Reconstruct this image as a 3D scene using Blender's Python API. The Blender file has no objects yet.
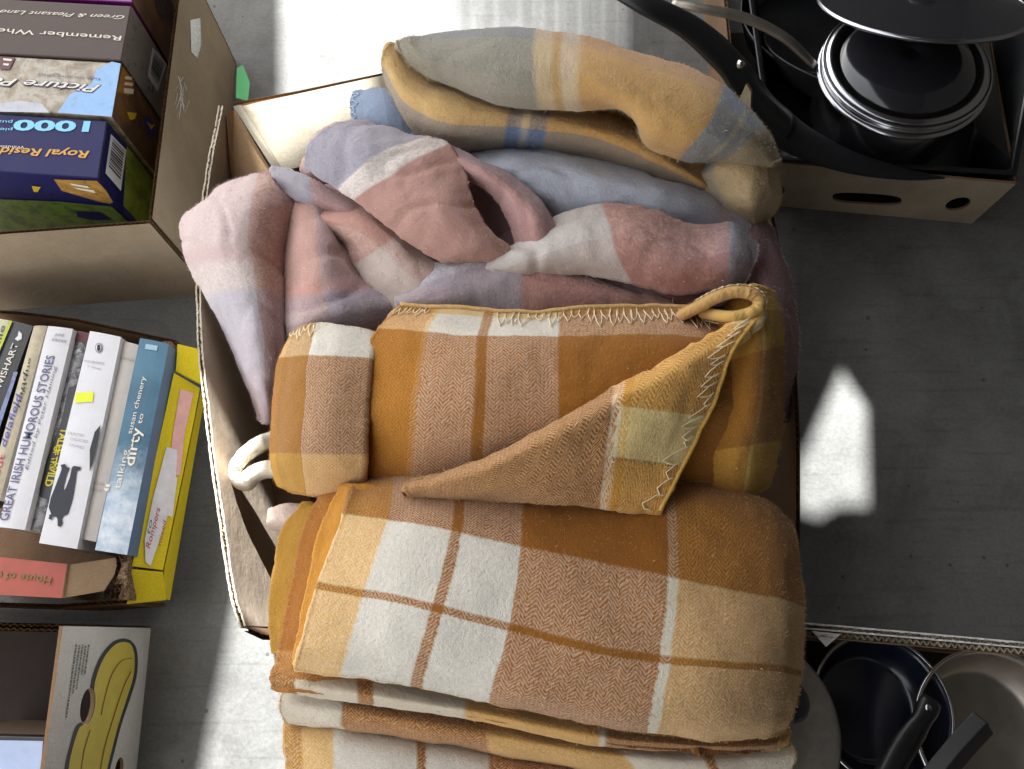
import bpy, math, random
import numpy as np
from mathutils import Vector, Matrix, noise
from mathutils.geometry import tessellate_polygon

random.seed(7)
C = bpy.context.scene.collection
R = math.radians

# ------------------------------------------------------------------ camera
FPX, CX, CY, TH, H = 800.0, 512.0, 384.5, R(17.5), 1.12
cam_d = bpy.data.cameras.new("camera")
cam = bpy.data.objects.new("camera", cam_d)
C.objects.link(cam)
cam.location = (0, 0, H)
cam.rotation_euler = (TH, 0, 0)
cam_d.sensor_width = 36
cam_d.lens = FPX / 1024 * 36
cam_d.clip_start = 0.02
cam_d.clip_end = 200
bpy.context.scene.camera = cam

# ------------------------------------------------------------------ sky and sun
SUN_EL, SUN_AZ = R(56), R(0)          # azimuth measured from +Y towards -X
S2 = Vector((-math.sin(SUN_AZ) * math.cos(SUN_EL), math.cos(SUN_AZ) * math.cos(SUN_EL), math.sin(SUN_EL)))
w = bpy.data.worlds.new("World")
bpy.context.scene.world = w
w.use_nodes = True
nt = w.node_tree
sky = nt.nodes.new('ShaderNodeTexSky')
sky.sky_type = 'NISHITA'
sky.sun_disc = False
sky.sun_elevation = SUN_EL
sky.sun_rotation = -SUN_AZ
hs = nt.nodes.new('ShaderNodeHueSaturation')      # desaturated for a neutral white balance: paler, less blue than a clear sky
hs.inputs['Saturation'].default_value = 0.22
tn = nt.nodes.new('ShaderNodeMix'); tn.data_type = 'RGBA'; tn.blend_type = 'MULTIPLY'; tn.inputs[0].default_value = 1
tn.inputs[7].default_value = (1.0, 0.975, 0.93, 1)
nt.links.new(sky.outputs[0], hs.inputs['Color'])
nt.links.new(hs.outputs[0], tn.inputs[6])
nt.links.new(tn.outputs[2], nt.nodes['Background'].inputs[0])
nt.nodes['Background'].inputs[1].default_value = 0.15
sd = bpy.data.lights.new("sun", 'SUN')
sd.energy = 4.9
sd.angle = R(0.6)
sd.color = (0.97, 0.985, 1)
so = bpy.data.objects.new("sun", sd)
C.objects.link(so)
so.rotation_euler = S2.to_track_quat('Z', 'Y').to_euler()
vs = bpy.context.scene.view_settings
vs.view_transform = 'Standard'
vs.look = 'None'
vs.gamma = 1
vs.use_curve_mapping = False
vs.exposure = 2.0
bpy.context.scene.cycles.max_bounces = 8
bpy.context.scene.cycles.diffuse_bounces = 4

# ------------------------------------------------------------------ geometry helpers
ct, st = math.cos(TH), math.sin(TH)

def ray(px, py):
    vx, vy = (px - CX) / FPX, (CY - py) / FPX
    return Vector((vx, vy * ct + st, vy * st - ct))

def U(px, py, z):
    r = ray(px, py)
    return Vector((0, 0, H)) + r * ((z - H) / r.z)

def proj(p):
    x, y, z = p[0], p[1], p[2] - H
    yc, zc = y * ct + z * st, -y * st + z * ct
    return (CX + FPX * x / -zc, CY - FPX * yc / -zc)

def on(px, py, plane, lift=0.0):
    p0, n = plane
    r = ray(px, py)
    o = Vector((0, 0, H))
    t = (p0 - o).dot(n) / r.dot(n)
    return o + r * t + n * lift

def plane3(a, b, c):
    n = (b - a).cross(c - a).normalized()
    if n.dot(Vector((0, 0, H)) - a) < 0:
        n = -n
    return (a.copy(), n)

def lin(c):
    def f(v):
        v /= 255.0
        return v / 12.92 if v <= 0.04045 else ((v + 0.055) / 1.055) ** 2.4
    return (f(c[0]), f(c[1]), f(c[2]), 1)

def mkobj(name, verts, faces, mats, parent=None, smooth=False, midx=None):
    me = bpy.data.meshes.new(name)
    me.from_pydata([tuple(v) for v in verts], [], faces)
    for m in (mats if isinstance(mats, (list, tuple)) else [mats]):
        me.materials.append(m)
    if midx is not None:
        me.polygons.foreach_set('material_index', midx)
    if smooth:
        me.polygons.foreach_set('use_smooth', [True] * len(me.polygons))
    me.update()
    o = bpy.data.objects.new(name, me)
    C.objects.link(o)
    if parent:
        o.parent = parent
        o.matrix_parent_inverse = Matrix.Translation(-parent.location)
    return o

def tag(o, label=None, cat=None, group=None, kind=None):
    if label: o['label'] = label
    if cat: o['category'] = cat
    if group: o['group'] = group
    if kind: o['kind'] = kind
    return o

def empty(name, loc, label, cat, group=None):
    o = bpy.data.objects.new(name, None)
    o.empty_display_size = 0.05
    C.objects.link(o)
    o.location = loc
    return tag(o, label, cat, group)

class MB:
    def __init__(s):
        s.v, s.f, s.m = [], [], []
    def add(s, v, f, m=0):
        b = len(s.v)
        s.v += [Vector(p) for p in v]
        s.f += [tuple(i + b for i in q) for q in f]
        s.m += [m] * len(f)
    def build(s, name, mats, parent=None, smooth=False):
        return mkobj(name, s.v, s.f, mats, parent, smooth, s.m)

def hexa(top, bot):
    """closed solid from two n-gons (same winding)"""
    n = len(top)
    v = list(top) + list(bot)
    f = [tuple(range(n)), tuple(range(2 * n - 1, n - 1, -1))]
    for i in range(n):
        j = (i + 1) % n
        f.append((i, i + n, j + n, j))
    return v, f

def bevel(o, wd, seg=2):
    m = o.modifiers.new('bevel', 'BEVEL')
    m.width = wd
    m.segments = seg
    m.limit_method = 'ANGLE'
    m.angle_limit = R(35)
    return o

def tube(path, rad, nseg=8, caps=True, flat=1.0, up=None):
    """swept tube; rad number or list; returns verts, faces"""
    n = len(path)
    path = [Vector(p) for p in path]
    rs = rad if isinstance(rad, (list, tuple)) else [rad] * n
    v, f = [], []
    pn = None
    for i, p in enumerate(path):
        t = (path[min(i + 1, n - 1)] - path[max(i - 1, 0)])
        t = t.normalized() if t.length > 1e-9 else Vector((1, 0, 0))
        ref = up or Vector((0, 0, 1))
        if abs(t.dot(ref)) > 0.98:
            ref = Vector((1, 0, 0)) if pn is None else pn
        b = t.cross(ref).normalized()
        nn = b.cross(t).normalized()
        pn = nn
        for k in range(nseg):
            a = 2 * math.pi * k / nseg
            v.append(p + b * math.cos(a) * rs[i] + nn * math.sin(a) * rs[i] * flat)
    for i in range(n - 1):
        for k in range(nseg):
            k2 = (k + 1) % nseg
            f.append((i * nseg + k, i * nseg + k2, (i + 1) * nseg + k2, (i + 1) * nseg + k))
    if caps:
        f.append(tuple(range(nseg - 1, -1, -1)))
        f.append(tuple(range((n - 1) * nseg, n * nseg)))
    return v, f

def crspline(P, m):
    """Catmull-Rom through P (array n x d) with m steps a span"""
    P = np.asarray(P, float)
    Q = np.vstack([2 * P[0] - P[1], P, 2 * P[-1] - P[-2]])
    out = []
    for i in range(1, len(Q) - 2):
        p0, p1, p2, p3 = Q[i - 1], Q[i], Q[i + 1], Q[i + 2]
        for k in range(m):
            t = k / m
            out.append(0.5 * ((2 * p1) + (-p0 + p2) * t + (2 * p0 - 5 * p1 + 4 * p2 - p3) * t * t + (-p0 + 3 * p1 - 3 * p2 + p3) * t ** 3))
    out.append(P[-1])
    return np.array(out)

def spl(pts, m=6):
    return [Vector(p) for p in crspline([tuple(p) for p in pts], m)]

def resample(pts, n):
    P = np.array([tuple(p) for p in pts], float)
    d = np.r_[0, np.cumsum(np.linalg.norm(np.diff(P, axis=0), axis=1))]
    t = np.linspace(0, d[-1], n)
    return np.stack([np.interp(t, d, P[:, k]) for k in range(P.shape[1])], 1)

# ------------------------------------------------------------------ materials
class NT:
    def __init__(s, name):
        s.mat = bpy.data.materials.new(name)
        s.mat.use_nodes = True
        s.t = s.mat.node_tree
        s.b = s.t.nodes['Principled BSDF']
    def n(s, typ, **kw):
        o = s.t.nodes.new(typ)
        for k, v in kw.items():
            setattr(o, k, v)
        return o
    def l(s, a, b):
        s.t.links.new(a, b)
    def math(s, op, a, b=None, c=None, clamp=False):
        o = s.n('ShaderNodeMath', operation=op, use_clamp=clamp)
        for i, x in enumerate((a, b, c)):
            if x is None: continue
            if isinstance(x, (int, float)): o.inputs[i].default_value = x
            else: s.l(x, o.inputs[i])
        return o.outputs[0]
    def noise(s, vec, scale, detail=3, rough=0.55, dist=0):
        o = s.n('ShaderNodeTexNoise')
        o.inputs['Scale'].default_value = scale
        o.inputs['Detail'].default_value = detail
        o.inputs['Roughness'].default_value = rough
        o.inputs['Distortion'].default_value = dist
        if vec is not None: s.l(vec, o.inputs['Vector'])
        return o.outputs['Fac']
    def ramp(s, fac, stops, interp='LINEAR'):
        o = s.n('ShaderNodeValToRGB')
        cr = o.color_ramp
        cr.interpolation = interp
        while len(cr.elements) < len(stops): cr.elements.new(0.5)
        for e, (p, c) in zip(cr.elements, stops):
            e.position = p
            e.color = c if len(c) == 4 else lin(c)
        s.l(fac, o.inputs[0])
        return o.outputs[0]
    def mix(s, fac, a, b, mode='MIX'):
        o = s.n('ShaderNodeMix', data_type='RGBA', blend_type=mode)
        if isinstance(fac, (int, float)): o.inputs[0].default_value = fac
        else: s.l(fac, o.inputs[0])
        for i, x in ((6, a), (7, b)):
            if isinstance(x, tuple): o.inputs[i].default_value = x
            else: s.l(x, o.inputs[i])
        return o.outputs[2]
    def bump(s, h, strength, dist):
        o = s.n('ShaderNodeBump')
        o.inputs['Strength'].default_value = strength
        o.inputs['Distance'].default_value = dist
        s.l(h, o.inputs['Height'])
        s.l(o.outputs[0], s.b.inputs['Normal'])

_mc = {}
def simple(name, rgb, rough=0.6, metal=0.0, var=0.12, vscale=60, coat=0.0, spec=0.5, bump=0.0, rv=0.25):
    key = (name, rgb)
    if key in _mc: return _mc[key]
    m = NT(name)
    g = m.n('ShaderNodeNewGeometry').outputs['Position']
    nz = m.noise(g, vscale, 5, 0.65)
    c = lin(rgb)
    lo = tuple(x * (1 - var) for x in c[:3]) + (1,)
    hi = tuple(min(1, x * (1 + var)) for x in c[:3]) + (1,)
    m.l(m.ramp(nz, [(0.3, lo), (0.7, hi)]), m.b.inputs['Base Color'])
    m.l(m.math('MULTIPLY_ADD', nz, rv, rough - rv / 2, clamp=True), m.b.inputs['Roughness'])
    m.b.inputs['Metallic'].default_value = metal
    m.b.inputs['Coat Weight'].default_value = coat
    m.b.inputs['Coat Roughness'].default_value = 0.12
    m.b.inputs['Specular IOR Level'].default_value = spec
    if bump: m.bump(nz, 0.6, bump)
    _mc[key] = m.mat
    return m.mat

def cardboard(name, rgb, stain=0.25, flute=True):
    m = NT(name)
    g = m.n('ShaderNodeNewGeometry').outputs['Position']
    n1 = m.noise(g, 9, 4, 0.6)
    n2 = m.noise(g, 420, 3, 0.7)
    c = lin(rgb)
    a = tuple(x * (1 - stain) for x in c[:3]) + (1,)
    b = tuple(min(1, x * (1 + stain * .5)) for x in c[:3]) + (1,)
    col = m.ramp(n1, [(0.32, a), (0.68, b)])
    col = m.mix(0.22, col, m.ramp(n2, [(0.35, (0.25, 0.25, 0.25, 1)), (0.65, (1, 1, 1, 1))]), 'MULTIPLY')
    m.l(col, m.b.inputs['Base Color'])
    m.b.inputs['Roughness'].default_value = 0.82
    m.b.inputs['Specular IOR Level'].default_value = 0.25
    n3 = m.noise(g, 25, 3, 0.6)
    m.bump(m.math('ADD', n3, m.math('MULTIPLY', n2, 0.12)), 0.5, 0.004)
    return m.mat

KRAFT = cardboard('kraft_cardboard', (168, 142, 112))
KRAFT_D = cardboard('dark_kraft_cardboard', (122, 96, 74))
KRAFT_L = cardboard('pale_kraft_cardboard', (196, 180, 152), 0.15)
WHITE_C = cardboard('white_lined_cardboard', (242, 240, 236), 0.08)
YELLOW_C = cardboard('yellow_printed_cardboard', (232, 206, 40), 0.12)
PAPERW = cardboard('torn_white_liner', (206, 194, 174), .1)
FLUTE_L = cardboard('pale_corrugated_flute', (206, 190, 164), 0.15)
FLUTE = cardboard('corrugated_flute', (142, 112, 84), 0.2)

def concrete():
    m = NT('concrete_floor')
    g = m.n('ShaderNodeNewGeometry').outputs['Position']
    big = m.noise(g, 2.2, 6, 0.62, 0.4)
    mid = m.noise(g, 14, 6, 0.7)
    fine = m.noise(g, 190, 4, 0.7)
    col = m.ramp(big, [(0.28, (92, 91, 87)), (0.5, (117, 116, 112)), (0.72, (140, 139, 134))])
    col = m.mix(0.4, col, m.ramp(mid, [(0.3, (0.45, 0.45, 0.45, 1)), (0.55, (0.9, 0.9, 0.9, 1)), (0.7, (1, 1, 1, 1))]), 'MULTIPLY')
    col = m.mix(0.35, col, m.ramp(fine, [(0.33, (0.4, 0.4, 0.4, 1)), (0.6, (1, 1, 1, 1))]), 'MULTIPLY')
    # pits and dark specks
    v = m.n('ShaderNodeTexVoronoi')
    v.inputs['Scale'].default_value = 26
    v.inputs['Randomness'].default_value = 1
    m.l(g, v.inputs['Vector'])
    sp = m.math('LESS_THAN', v.outputs['Distance'], m.math('MULTIPLY', m.noise(g, 7, 2), 0.13))
    col = m.mix(m.math('MULTIPLY', sp, 0.6), col, lin((48, 47, 45)))
    # hairline cracks and pale scuffs
    vc = m.n('ShaderNodeTexVoronoi', feature='DISTANCE_TO_EDGE')
    vc.inputs['Scale'].default_value = 1.7
    wv_ = m.n('ShaderNodeVectorMath', operation='ADD')
    nzv = m.n('ShaderNodeTexNoise'); nzv.inputs['Scale'].default_value = 6; nzv.inputs['Detail'].default_value = 5
    m.l(g, nzv.inputs['Vector'])
    scv = m.n('ShaderNodeVectorMath', operation='SCALE'); scv.inputs[3].default_value = .22
    m.l(nzv.outputs['Color'], scv.inputs[0]); m.l(g, wv_.inputs[0]); m.l(scv.outputs[0], wv_.inputs[1])
    m.l(wv_.outputs[0], vc.inputs['Vector'])
    ck = m.math('LESS_THAN', vc.outputs['Distance'], .0022)
    col = m.mix(m.math('MULTIPLY', ck, m.math('MULTIPLY_ADD', m.noise(g, 1.3, 2), 2.6, -1.45, clamp=True)), col, lin((52, 50, 48)))
    stn = m.noise(g, 5.5, 5, 0.75, 1.2)
    col = m.mix(0.4, col, m.ramp(stn, [(0.36, (0.55, 0.54, 0.52, 1)), (0.47, (1, 1, 1, 1)), (0.62, (1, 1, 1, 1)), (0.70, (1.25, 1.25, 1.24, 1))]), 'MULTIPLY')
    # trowel scratches
    mp = m.n('ShaderNodeMapping')
    mp.inputs['Scale'].default_value = (4, 70, 1)
    mp.inputs['Rotation'].default_value = (0, 0, R(14))
    m.l(g, mp.inputs[0])
    sc = m.noise(mp.outputs[0], 1.6, 2, 0.5)
    col = m.mix(0.25, col, m.ramp(sc, [(0.34, (0.5, 0.5, 0.5, 1)), (0.42, (1, 1, 1, 1))]), 'MULTIPLY')
    m.l(col, m.b.inputs['Base Color'])
    m.l(m.math('MULTIPLY_ADD', mid, 0.3, 0.5), m.b.inputs['Roughness'])
    m.b.inputs['Specular IOR Level'].default_value = 0.35
    m.bump(m.math('ADD', mid, m.math('MULTIPLY', fine, 0.3)), 0.45, 0.004)
    return m.mat

def fabric(name, warp, weft, weave=1.0, soft=0.008, dist=0.003, pitch=0.0034, contrast=0.75, kmean=0.5, dk=0.46, warm=.75):
    """brushed woollen plaid: warp stripes along s, weft stripes along t, woven together in a broken twill"""
    m = NT(name)
    uv = m.n('ShaderNodeUVMap', uv_map='st').outputs[0]
    mt = m.n('ShaderNodeUVMap', uv_map='metric').outputs[0]
    sx = m.n('ShaderNodeSeparateXYZ'); m.l(uv, sx.inputs[0])
    mx = m.n('ShaderNodeSeparateXYZ'); m.l(mt, mx.inputs[0])
    hair = m.noise(mt, 900, 2, 0.6)
    mid = m.noise(mt, 260, 3, 0.7)
    wob = m.noise(mt, 45, 2, 0.5)
    off = m.math('ADD', m.math('MULTIPLY_ADD', mid, dist * 3.2, -dist * 1.6), m.math('MULTIPLY_ADD', wob, dist * 2.4, -dist * 1.2))
    s = m.math('ADD', sx.outputs[0], off)
    t = m.math('ADD', sx.outputs[1], off)
    def stripes(fac, L):
        st_ = []
        for i, (p, c) in enumerate(L):
            if i == 0: st_.append((0.0, lin(c)))
            else:
                st_.append((max(0, p - soft / 2), lin(L[i - 1][1])))
                st_.append((min(1, p + soft / 2), lin(c)))
        return m.ramp(fac, st_[:32])
    cw, cf = stripes(s, warp), stripes(t, weft)
    fq = 2 * math.pi / pitch
    zig = m.math('PINGPONG', m.math('ADD', mx.outputs[0], m.math('MULTIPLY', wob, .006)), pitch * 2.2)
    ph = m.math('MULTIPLY_ADD', m.math('ADD', mx.outputs[1], zig), fq, m.math('MULTIPLY_ADD', mid, 8.0, m.math('MULTIPLY', wob, 12.0)))
    sn = m.math('SINE', ph)
    sn2 = m.math('SINE', m.math('MULTIPLY', mx.outputs[0], fq * 1.02))
    wv = m.math('ADD', m.math('MULTIPLY', sn, 0.44 * contrast), m.math('MULTIPLY', sn2, 0.12 * contrast))
    k = m.math('ADD', m.math('ADD', wv, kmean), m.math('MULTIPLY_ADD', mid, 1.5, -0.75), clamp=True)
    col = m.mix(k, cw, cf)
    col = m.mix(dk, col, m.mix(1.0, cw, cf, 'DARKEN'))
    dfn = m.n('ShaderNodeVectorMath', operation='DISTANCE')      # where warp and weft differ the brushed mix reads warmer
    m.l(cw, dfn.inputs[0]); m.l(cf, dfn.inputs[1])
    col = m.mix(m.math('MULTIPLY', dfn.outputs['Value'], warm, clamp=True), col, m.mix(1.0, col, (1.08, .93, .76, 1), 'MULTIPLY'))
    # melange
    col = m.mix(0.5, col, m.ramp(m.math('ADD', m.math('MULTIPLY', hair, 0.6), m.math('MULTIPLY', mid, 0.4)),
                 [(0.36, (0.58, 0.58, 0.58, 1)), (0.62, (1.0, 1.0, 1.0, 1))]), 'MULTIPLY')
    big = m.noise(mt, 12, 3, 0.6)
    col = m.mix(0.3, col, m.ramp(big, [(0.3, (0.78, 0.78, 0.78, 1)), (0.7, (1, 1, 1, 1))]), 'MULTIPLY')
    m.l(col, m.b.inputs['Base Color'])
    m.b.inputs['Roughness'].default_value = 0.95
    m.b.inputs['Specular IOR Level'].default_value = 0.1
    m.b.inputs['Sheen Weight'].default_value = 0.15
    m.b.inputs['Sheen Roughness'].default_value = 0.6
    hgt = m.math('ADD', m.math('MULTIPLY', sn, 0.03 * weave), m.math('ADD', m.math('MULTIPLY', mid, 1.2), m.math('MULTIPLY', hair, 0.5)))
    m.bump(hgt, 0.8, 0.0013)
    return m.mat

# ------------------------------------------------------------------ cloth patches
class Patch:
    """dense woollen sheet through a control grid of (px, py, z); rows run in t, columns in s"""
    def __init__(s, rows, mat, th=0.007, m=12, wr=0.0016, seed=0, wr2=0.0005, lump=22, stf=None, crease=0.0009):
        s.stf = stf
        s.cr = crease
        G = np.array([[tuple(U(*p)) for p in r] for r in rows])
        nr, nc = G.shape[:2]
        A = np.stack([crspline(G[:, j], m) for j in range(nc)], 1)
        B = np.stack([crspline(A[i], m) for i in range(A.shape[0])], 0)
        s.B = B
        s.mat = mat
        s.th = th
        s.N = s.normals(B)
        nr, nc = B.shape[:2]
        dl = lambda X: np.mean(np.cumsum(np.linalg.norm(np.diff(X, axis=1), axis=2), axis=1), axis=0)
        s.mu = np.r_[0, dl(B)] + seed * 0.37
        s.mv = np.r_[0, dl(B.transpose(1, 0, 2))] + seed * 0.21
        off = Vector((seed * 3.1, seed * 1.7, 0))
        D = np.zeros((nr, nc))
        for i in range(nr):
            for j in range(nc):
                p = Vector(B[i, j])
                q_ = Vector((p.x * 1.5 + p.y * .6, p.y * 1.9 - p.x * .5, p.z)) * 9 + off
                D[i, j] = -s.cr * max(0, 1 - abs(noise.noise(q_)) * 7) * (0.4 + abs(noise.noise(q_ * .7 + off))) * 1.6 + noise.noise(p * lump + off) * wr + noise.noise(p * 75 + off) * wr * 0.42 + noise.noise(p * 260 + off) * wr2
        s.B = B + s.N * D[..., None]
        s.N = s.normals(s.B)
    def normals(s, B):
        N = np.cross(np.gradient(B, axis=1), np.gradient(B, axis=0))
        N /= np.linalg.norm(N, axis=2, keepdims=True) + 1e-12
        # orient as a whole towards +z
        if N[..., 2].mean() < 0: N = -N
        return N
    def at(s, a, b, lift=0.0):
        i = min(max(b, 0), 1) * (s.B.shape[0] - 1)
        j = min(max(a, 0), 1) * (s.B.shape[1] - 1)
        i0, j0 = min(int(i), s.B.shape[0] - 2), min(int(j), s.B.shape[1] - 2)
        fi, fj = i - i0, j - j0
        f = lambda X: (X[i0, j0] * (1 - fi) * (1 - fj) + X[i0 + 1, j0] * fi * (1 - fj) + X[i0, j0 + 1] * (1 - fi) * fj + X[i0 + 1, j0 + 1] * fi * fj)
        return Vector(f(s.B)) + Vector(f(s.N)) * lift
    def mesh(s):
        """closed slab with rounded rims: returns verts, faces, st, metric per vertex"""
        B, N, th = s.B, s.N, s.th
        r = th / 2
        def ext(Bx, Nx, axis, end):
            pass
        nr, nc = B.shape[:2]
        a = np.linspace(0, 1, nc); b = np.linspace(0, 1, nr)
        V = [p for p in B.reshape(-1, 3)]
        ST = [(x, y) for y in b for x in a] if s.stf is None else [s.stf(*proj(p)) for p in V]
        MT = [(x, y) for y in s.mv for x in s.mu]
        F = [(i * nc + j, i * nc + j + 1, (i + 1) * nc + j + 1, (i + 1) * nc + j) for i in range(nr - 1) for j in range(nc - 1)]
        base = len(V)
        V += [p for p in (B - N * th).reshape(-1, 3)]
        ST += ST[:base]; MT += MT[:base]
        F += [tuple(base + q for q in f[::-1]) for f in F[:]]
        loop = [(0, j) for j in range(nc)] + [(i, nc - 1) for i in range(1, nr)] + [(nr - 1, j) for j in range(nc - 2, -1, -1)] + [(i, 0) for i in range(nr - 2, 0, -1)]
        L = len(loop)
        cen = B.mean(axis=(0, 1))
        pts = np.array([B[i, j] for i, j in loop])
        nn = np.array([N[i, j] for i, j in loop])
        tg = np.roll(pts, -1, 0) - np.roll(pts, 1, 0)
        tg /= np.linalg.norm(tg, axis=1, keepdims=True) + 1e-12
        out = np.cross(tg, nn)
        inn = np.array([B[min(max(i, 1), nr - 2), min(max(j, 1), nc - 2)] for i, j in loop])
        sg = np.sign(((pts - inn) * out).sum(1)); sg = np.sign(sg.sum() or 1)
        out *= sg
        rings = [[i * nc + j for i, j in loop]]
        for ang in (30, 60, 90, 120, 150):
            c, q = math.cos(R(ang)), math.sin(R(ang))
            ring = []
            for k in range(L):
                ring.append(len(V))
                V.append(pts[k] - nn[k] * (r - r * c) + out[k] * r * q)
                ST.append(ST[rings[0][k]]); MT.append((MT[rings[0][k]][0] + r * ang / 60, MT[rings[0][k]][1]))
            rings.append(ring)
        rings.append([base + i * nc + j for i, j in loop])
        for q in range(len(rings) - 1):
            A_, B_ = rings[q], rings[q + 1]
            for k in range(L):
                k2 = (k + 1) % L
                F.append((A_[k], B_[k], B_[k2], A_[k2]))
        return V, F, ST, MT

def blanket(name, patches, parent=None):
    V, F, ST, MT, MI, mats = [], [], [], [], [], []
    for p in patches:
        v, f, a, b = p.mesh()
        o = len(V)
        V += [tuple(x) for x in v]
        F += [tuple(i + o for i in q) for q in f]
        ST += a; MT += b
        if p.mat not in mats: mats.append(p.mat)
        MI += [mats.index(p.mat)] * len(f)
    ob = mkobj(name, V, F, mats, parent, True, MI)
    me = ob.data
    for nm, D in (('st', ST), ('metric', MT)):
        u = me.uv_layers.new(name=nm)
        idx = np.zeros(len(me.loops), int)
        me.loops.foreach_get('vertex_index', idx)
        u.data.foreach_set('uv', np.array(D, dtype=np.float32)[idx].ravel())
    return ob

# fuzzy nap: short fibres standing off the wool
FIB = {}
def nap(ob, patches, n, ln, mats, parent):
    """short loose fibres, one mesh of slivers"""
    V, F = [], []
    rnd = random.Random(len(patches) * 13 + n)
    area = [float(np.linalg.norm(np.diff(p.B, axis=0), axis=2).sum() * np.linalg.norm(np.diff(p.B, axis=1), axis=2).sum() / (p.B.shape[0] * p.B.shape[1])) for p in patches]
    tot = sum(area)
    for p, ar in zip(patches, area):
        for _ in range(int(n * ar / tot)):
            a, b = rnd.random(), rnd.random()
            if rnd.random() < 0.35:
                if rnd.random() < 0.5: a = rnd.choice((0.0, 1.0))
                else: b = rnd.choice((0.0, 1.0))
            q = p.at(a, b)
            nrm = (p.at(a, b, 1.0) - q)
            d = (nrm + Vector((rnd.uniform(-1, 1), rnd.uniform(-1, 1), rnd.uniform(-1, 1))) * 1.1).normalized()
            L = ln * rnd.uniform(0.4, 1.2)
            sd_ = d.cross(Vector((rnd.random(), rnd.random(), rnd.random()))).normalized() * 0.00007
            k = len(V)
            mid = q + d * L * .55 + Vector((rnd.uniform(-1, 1), rnd.uniform(-1, 1), rnd.uniform(-1, 1))) * L * .15
            V += [q - sd_, q + sd_, mid + sd_, q + d * L + sd_ * 0.3, mid - sd_]
            F += [(k, k + 1, k + 2, k + 3, k + 4)]
    o = mkobj('wool_nap', V, F, mats, parent)
    o['kind'] = 'stuff'
    return o

# ------------------------------------------------------------------ corrugated walls
def cwall(name, top, bot, mats, parent, th=0.0045, tear=0.0, pitch=0.0075, seed=1, double=False, cap=None):
    """corrugated board wall between a top path and a bottom path: two liners and a fluted core.
    mats = (side facing the camera / inside, other side, flute)"""
    ln = sum((Vector(top[i + 1]) - Vector(top[i])).length for i in range(len(top) - 1))
    n = max(8, int(ln / (pitch / 4)))
    T, B = resample(top, n), resample(bot, n)
    tg = np.gradient(T, axis=0)
    dn = B - T
    nn = np.cross(tg, dn)
    nn /= np.linalg.norm(nn, axis=1, keepdims=True) + 1e-12
    rnd = random.Random(seed)
    mb = MB()
    up = -dn / np.linalg.norm(dn, axis=1, keepdims=True)
    def strip(offs, jag, mi):
        vs = []
        for i in range(n):
            j = 0
            if tear:
                j = (noise.noise(Vector((i * 0.11, seed * 7.3 + jag, 0))) * 1.2 + noise.noise(Vector((i * 0.5, seed * 3.3 + jag, 5))) * 0.7) * tear
            vs.append(T[i] + up[i] * j + nn[i] * offs[i])
            vs.append((T[i] + B[i]) / 2 + nn[i] * offs[i])
            vs.append(B[i] + nn[i] * offs[i])
        mb.add(vs, [(3 * i, 3 * i + 1, 3 * i + 4, 3 * i + 3) for i in range(n - 1)] + [(3 * i + 1, 3 * i + 2, 3 * i + 5, 3 * i + 4) for i in range(n - 1)], mi)
    h = th / 2
    e = 0.0004
    strip([h] * n, 0, 0); strip([h - e] * n, 0.0, 2)
    strip([-h] * n, 9, 1); strip([-h + e] * n, 9.0, 2)
    strip([(h - e * 1.6) * math.sin(i * math.pi / 2) for i in range(n)], 3, 2)
    if double:
        strip([-th - h] * n, 5, 1)
        strip([-th + (h - e * 1.6) * math.sin(i * math.pi / 2) for i in range(n)], 2, 2)
    if cap:
        for sg in (1, -1):
            v = []
            for i in range(n):
                j = (noise.noise(Vector((i * 0.11, seed * 7.3 + (0 if sg > 0 else 9), 0))) * 1.2 + noise.noise(Vector((i * 0.5, seed * 3.3 + (0 if sg > 0 else 9), 5))) * 0.7) * tear
                a_ = T[i] + up[i] * (j + .0003) + nn[i] * sg * h
                w_ = .0015 + .0018 * abs(noise.noise(Vector((i * 0.23, seed * 2.1 + sg, 3))))
                v += [a_, a_ - nn[i] * sg * w_, a_ - nn[i] * sg * w_ - up[i] * .003, a_ - up[i] * .003]
            mb.add(v, [(4 * i + q, 4 * i + (q + 1) % 4, 4 * i + 4 + (q + 1) % 4, 4 * i + 4 + q) for i in range(n - 1) for q in range(4)], 3)
        mats = tuple(mats) + (cap,)
    return mb.build(name, list(mats), parent)

def plate(name, pts, n, th, mats, parent, holes=()):
    """flat board from a 3D outline with real holes; pts lie in one plane with normal n (towards the viewer)"""
    loops = [list(pts)] + [list(h) for h in holes]
    flat = [p for L in loops for p in L]
    tri = tessellate_polygon(loops)
    mb = MB()
    k = len(flat)
    v = flat + [p - n * th for p in flat]
    mb.add(v, [tuple(t) for t in tri], 0)
    b = 0
    mb.f += [tuple(k + i for i in t[::-1]) for t in tri]; mb.m += [1] * len(tri)
    for L in loops:
        m_ = len(L)
        for i in range(m_):
            j = (i + 1) % m_
            mb.f.append((b + i, b + j, b + j + k, b + i + k)); mb.m.append(2)
        b += m_
    return mb.build(name, mats, parent)

def decal(name, pxs, plane, mat, parent, lift=0.0005):
    v = [on(x, y, plane, lift) for x, y in pxs]
    tri = tessellate_polygon([v])
    return mkobj(name, v, [tuple(t) for t in tri], mat, parent)

def decals(name, polys, plane, mat, parent, lift=0.0005):
    mb = MB()
    for P in polys:
        v = [on(x, y, plane, lift) for x, y in P]
        mb.add(v, [tuple(t) for t in tessellate_polygon([v])])
    return mb.build(name, mat, parent)

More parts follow.
